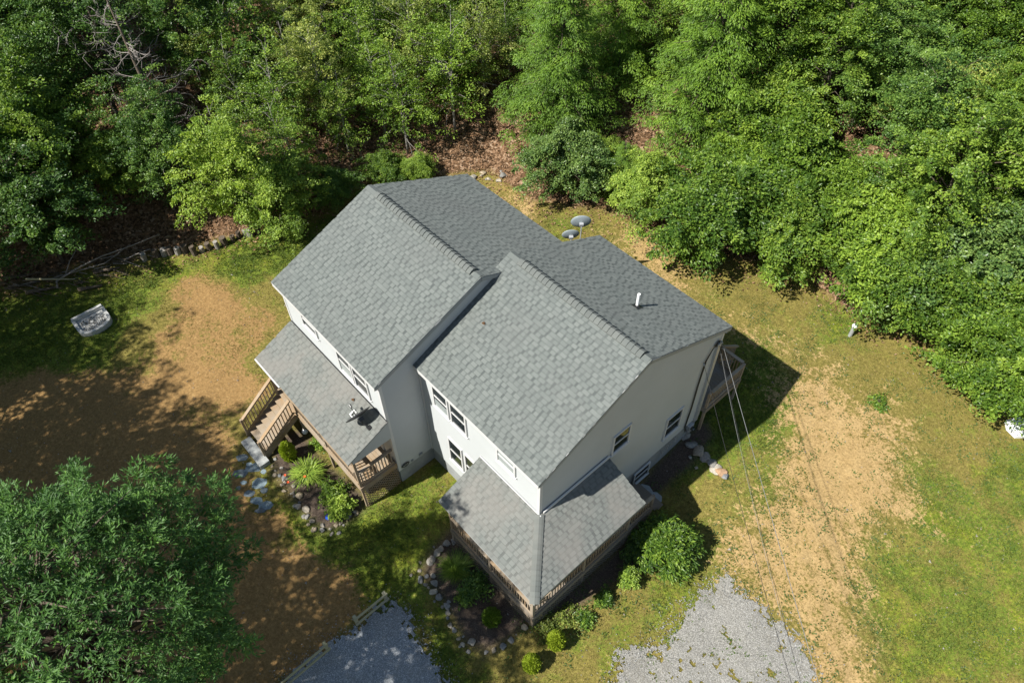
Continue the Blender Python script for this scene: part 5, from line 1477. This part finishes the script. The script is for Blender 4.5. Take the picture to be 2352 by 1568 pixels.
# ---- rail fences (two posts and rails each), orange tape
def fence(pa, pb, label, h=.62):
    a = G(*pa); b = G(*pb); e = thing('rail_fence', tuple(a), label, 'fence'); up = np.array((0, 0, 1.0)); d = unit(b - a)
    for p in (a, b):
        m = MB(); m.beam(p - up * .1, p + up * (h + .06), .11, .11, up=d); m.build('post', MATS['fencewood'], e)
    for z in (h, .22):
        m = MB(); m.beam(a + up * z - d * .08 + np.cross(d, up) * .075, b + up * z + d * .08 + np.cross(d, up) * .075, .045, .10); m.build('rail', MATS['fencewood'], e)
fence((822, 1432), (888, 1378), 'short two-rail wooden fence right of the gravel path, nearer the house')
fence((628, 1600), (754, 1492), 'longer two-rail wooden fence left of the gravel path, cut by the lower edge')
c = G(645, 1590, .55); e = thing('orange_reflector', (c[0], c[1], c[2] - .15), 'orange plastic marker fixed on the lower fence rail', 'marker')
m = MB(); m.lathe([(.02, -.06), (.15, -.05), (.17, .0), (.15, .03), (.06, .05), (.06, .1), (.0, .1)], tuple(c + np.array((0, 0, .1))), 14); m.build('cap', MATS['orange'], e, smooth=False)
m = MB(); m.tube([c - (0, 0, .12), c + (0, 0, .08)], .03, 6); m.build('peg', MATS['fencewood'], e)

# ---- D-shaped concrete tray on the grass
A_ = G(163, 738, .25); B_ = G(235, 700, .25); Cc = (A_ + B_) / 2
ux_ = unit((B_ - A_)[:2]); vx_ = np.array((ux_[1], -ux_[0])); Wd = np.linalg.norm((B_ - A_)[:2]); gz = hz(Cc[0], Cc[1])
if np.dot(vx_, FH) > 0: vx_ = -vx_
def dshape(o, s=1.0):
    hw = Wd / 2 - o; dep = Wd * .92 - 2 * o; pts = [(-hw, o), (hw, o)]
    for i in range(0, 15):
        a = i / 14 * math.pi; pts.append((hw * math.cos(a), o + dep * .58 + (dep * .42) * math.sin(a) ** .8))
    return [tuple(Cc[:2] + ux_ * p + vx_ * q) for p, q in pts]
e = thing('concrete_tray', (Cc[0], Cc[1], gz), 'grey D-shaped concrete tray of pale gravel lying on the grass', 'tray')
outer, inner = dshape(0), dshape(.14); n = len(outer); m = MB()
vs = [(*p, gz - .1) for p in outer] + [(*p, gz + .27) for p in outer] + [(*p, gz + .27) for p in inner] + [(*p, gz + .17) for p in inner]
fs = []
for i in range(n):
    j = (i + 1) % n
    fs += [(i, j, n + j, n + i), (n + i, n + j, 2 * n + j, 2 * n + i), (2 * n + i, 2 * n + j, 3 * n + j, 3 * n + i)]
fs.append(tuple(3 * n + i for i in range(n)))
m.add(vs, fs); m.build('rim', MATS['palestone'], e)
m = MB(); r = np.random.default_rng(3); inn = np.array(dshape(.2))
for _ in range(900):
    p = Cc[:2] + ux_ * r.uniform(-Wd / 2, Wd / 2) + vx_ * r.uniform(0.25, Wd)
    if sdist(p[None], inn)[0] < 0: continue
    s_ = r.uniform(.012, .032); q = np.array((*p, gz + .175)); o = r.normal(0, s_ * .5, (4, 3)) + np.array([(s_, 0, 0), (-s_ * .6, s_ * .8, 0), (-s_ * .6, -s_ * .8, 0), (0, 0, s_ * 1.4)])
    m.add(q + o, [(0, 1, 3), (1, 2, 3), (2, 0, 3)])
m.build('gravel_fill', MATS['gravel'], e, kind='stuff')
m = MB(); p0, p1 = np.array(dshape(.04)[0]), np.array(dshape(.04)[1]); m.beam((*p0, gz + .31), (*p1, gz + .31), .14, .08); m.build('back_lip', MATS['palestone'], e)

# ---- capped pipe by the shrubs, white slab at the right edge
b = G(1952, 771); e = thing('well_pipe', tuple(b), 'upright steel pipe with a white cap at the shrub edge', 'pipe')
m = MB(); m.tube([b - (0, 0, .1), b + (0, 0, .62)], .085, 16); m.build('casing', MATS['galv'], e, smooth=False)
m = MB(); m.lathe([(.10, .60), (.115, .62), (.115, .68), (.10, .70), (.05, .705), (.05, .73), (0, .73)], tuple(b), 16); m.build('cap', MATS['pvc'], e)
b = G(2345, 985); e = thing('white_slab', tuple(b), 'white concrete slab at the right edge under the shrubs', 'slab')
slab_poly(e, 2348, 984, .62, .5, 'white', 'slab', .14, 8)

# ---- satellite dishes
def dish(b, foot, n, R, mat, label, lnb=True, sq=.82):
    """dish centre b, facing n, mast foot at foot"""
    e = thing('satellite_dish', tuple(foot), label, 'satellite dish'); n = unit(np.array(n, float)); b = np.array(b, float); foot = np.array(foot, float)
    s = unit(np.cross((0, 0, 1), n)); u_ = np.cross(n, s); vs = []; fs = []; K = 28; rings = (0, .25, .5, .75, .95, 1.0)
    for i, q in enumerate(rings):
        for k_ in range(K):
            a = 2 * math.pi * k_ / K; vs.append(b + (s * math.cos(a) + u_ * math.sin(a) * sq) * R * q + n * R * (.16 * q * q + (.03 if i == 5 else 0)))
    for i in range(len(rings) - 1):
        for k_ in range(K): fs.append((i * K + k_, i * K + (k_ + 1) % K, (i + 1) * K + (k_ + 1) % K, (i + 1) * K + k_))
    m = MB(); m.add(vs, fs); o = m.build('reflector', MATS[mat], e, smooth=True)
    md = o.modifiers.new('thick', 'SOLIDIFY'); md.thickness = .012
    m = MB(); m.beam(b - n * .03, b - n * .16, .17, .13); m.build('bracket', MATS['galv' if mat == 'dish' else mat], e)
    m = MB(); el = b - n * .16 - np.array((0, 0, .18)); m.tube([b - n * .12, el, foot], .026, 8); m.build('mast', MATS['galv' if mat == 'dish' else mat], e)
    fp_ = MB(); fp_.beam(foot + (0, 0, .0), foot + (0, 0, .03), .16, .16, up=(0, 1, 0)); fp_.build('foot_plate', MATS['galv' if mat == 'dish' else mat], e)
    if lnb:
        tip = b + n * R * 1.05 - u_ * R * .55
        m = MB(); m.tube([b - u_ * R * sq * .95 + n * .05, tip], .014, 6); m.build('feed_arm', MATS[mat], e)
        m = MB(); m.tube([tip, tip + unit(b - tip) * .12], [.045, .035], 10); m.build('receiver', MATS[mat], e)
    return e
p = CAM + ray(1335, 512) * ((10.6 - CAM[1]) / ray(1335, 512)[1])
dish(p, (p[0] + .15, p[1] - .25, hz(p[0], p[1])), (-.72, .60, .12), .44, 'dish', 'larger grey satellite dish on a mast behind the house')
p = CAM + ray(1311, 541) * ((10.2 - CAM[1]) / ray(1311, 541)[1])
dish(p, (p[0] + .2, p[1] - .2, hz(p[0], p[1])), (-.74, .55, .20), .38, 'dish', 'smaller grey satellite dish, half hidden by the roof edge')
zr_ = P1['zo'] + (-1.92 + 3.13) * (P1['zw'] - P1['zo']) / (P1['yw'] - P1['yo'])
dish((-6.52, -2.02, zr_ + .42), (-6.2, -1.92, zr_ + .02), (-.80, .0, .60), .48, 'black', 'black satellite dish seen edge-on, mounted on the long porch roof')
x, y = -7.09, -2.0; z = P1['zo'] + (y + 3.13) * .4585 + .03; e = thing('receiver_unit', (x, y, z), 'small white bracket lying on the long porch roof left of the dish', 'bracket')
m = MB(); m.beam((x, y - .10, z), (x, y + .10, z + .09), .05, .05); m.build('plate', MATS['white'], e)
for s_ in (-.09, .09):
    m = MB(); m.beam((x, y + s_, z + s_ * .45), (x + .12, y + s_, z + s_ * .45 + .01), .03, .04); m.build('arm', MATS['white'], e)
m = MB(); m.beam((x + .1, y, z + .01), (x + .5, y - .02, z + .01), .035, .02); m.build('strap', MATS['galv'], e)
# debris on the roofs
for i, (x, y, zf) in enumerate(((-5.0, 2.25, roofz(2.25, BYF, BYB, BZE, BZR)), (-7.45, -1.72, P1['zo'] + (-1.72 + 3.13) * .4585))):
    e = thing('fallen_leaf', (x, y, zf), ['curled brown leaf on the nearer main roof', 'curled brown leaf on the long porch roof'][i], 'leaf')
    m = MB(); m.add([(x - .08, y, zf + .03), (x, y - .05, zf + .07), (x + .08, y, zf + .04), (x, y + .06, zf + .09)], [(0, 1, 3), (1, 2, 3)]); m.build('blade', MATS['litter'], e)

# ---- utility pole outside the frame and its service cables
pp = np.array((15.0, -5.8)); pz = hz(*pp); e = thing('utility_pole', (pp[0], pp[1], pz), 'wooden utility pole carrying the house service cables', 'pole')
m = MB(); m.tube([(pp[0], pp[1], pz - .3), (pp[0], pp[1], 9.5)], [.15, .11], 10); m.build('pole', MATS['bark'], e)
m = MB(); m.beam((pp[0] - .7, pp[1] - .7, 8.9), (pp[0] + .7, pp[1] + .7, 8.9), .1, .1); m.build('crossarm', MATS['bark'], e)
def cable(a, pix, rad, mat, label, zend):
    a = np.array(a, float); q = uz(*pix, zend); d = q - a; b = a + d * 1.9
    b[2] = 8.8; L = []
    # shape: passes the measured spot q, ends on the pole
    for i in range(25):
        f = i / 24
        p = a + (np.array((*pp, 8.8)) - a) * f
        # pull the line through q at its nearest fraction
        L.append(p)
    fq = np.clip(np.dot(q[:2] - a[:2], pp - a[:2]) / np.dot(pp - a[:2], pp - a[:2]), .05, .95)
    base = a + (np.array((*pp, 8.8)) - a) * fq; off = q - base
    L = [p + off * (f * (1 - f)) / (fq * (1 - fq)) if 0 < f < 1 else p for p, f in zip(L, np.linspace(0, 1, 25))]
    e = thing('service_cable', tuple(a), label, 'cable'); m = MB(); m.tube(L, rad, 6); m.build('conductor', MATS[mat], e, smooth=True)
    m = MB(); m.tube([L[0] - (0, 0, .03), L[0] + unit(L[1] - L[0]) * .12], .03, 6); m.build('clamp', MATS['galv'], e)
cable((-.02, 8.5, 5.15), (1880, 1568), .008, 'cable', 'thick pale cable, rightmost of those running from the house corner', 6.2)
cable((-.04, 8.42, 5.10), (1840, 1568), .006, 'cableblk', 'thin dark cable, second from the right at the lower edge', 6.2)
cable((-.04, 8.38, 5.12), (1836, 1568), .005, 'cable', 'thin pale cable running close beside the dark one', 6.2)
cable((-.04, 7.75, 4.55), (1818, 1568), .007, 'cableblk', 'dark cable leaving the gable wall, leftmost at the lower edge', 6.0)

# ---- split log edging and the brush pile at the left wood edge
lg = thing('log_edging', tuple(G(420, 578)), 'row of upright cut logs holding the bank at the wood edge', 'log edging')
for px, py in ((332, 597), (362, 588), (378, 585), (392, 583), (410, 582), (427, 579), (449, 585), (466, 577), (482, 572), (501, 570), (518, 562), (536, 553), (549, 545), (565, 541), (577, 541), (594, 536)):
    b = G(px, py); m = MB(); r_ = random.uniform(.12, .18); h_ = random.uniform(.3, .55)
    m.tube([b - (0, 0, .1), b + (random.uniform(-.05, .05), random.uniform(-.05, .05), h_)], [r_, r_ * .93], 10); m.build('log', MATS['barkgrey'] if random.random() < .3 else MATS['bark'], lg)
bp = thing('brush_pile', tuple(G(180, 660)), 'tangled pile of bare branches and sticks at the left wood edge', 'brush pile')
def stick(px, rad, mat='deadwood', nm='branch'):
    pts = [G(a, b, c) for a, b, c in px]; n = len(pts); m = MB(); m.tube(pts, [rad * (1 - .6 * i / (n - 1)) for i in range(n)], 6); m.build(nm, MATS[mat], bp, smooth=True)
stick([(132, 662, .1), (130, 645, .3), (185, 612, .5), (235, 588, .6), (300, 565, .7), (362, 540, .8)], .055)
stick([(118, 640, .2), (180, 622, .3), (240, 605, .45), (300, 560, .8)], .035)
stick([(150, 632, .3), (160, 600, .6), (174, 575, .9), (176, 550, 1.1)], .03)
stick([(0, 612, .2), (40, 595, .35), (65, 582, .5)], .05)
stick([(48, 655, .15), (80, 646, .25)], .04)
stick([(60, 641, .3), (120, 641, .35), (172, 641, .3)], .06, 'fencewood', 'plank')
stick([(280, 600, .15), (310, 585, .35), (345, 572, .5)], .045)
for i in range(70):
    px = random.uniform(0, 330); py = 690 - .25 * px + random.uniform(-45, 6); a = random.uniform(-.6, .5); L_ = random.uniform(15, 60)
    stick([(px, py, random.uniform(.05, .3)), (px + L_ * .5, py - L_ * .5 * a * .6, random.uniform(.1, .35)), (px + L_, py - L_ * a * .6, random.uniform(.05, .3))], random.uniform(.012, .035), random.choice(('deadwood', 'bark', 'bark')), 'stick')
for px, py, l in ((20, 660, 60), (60, 672, 70), (10, 640, 50), (215, 625, 60), (180, 665, 55)):
    stick([(px, py, .12), (px + l, py - l * .18, .14)], .11, 'bark', 'log')
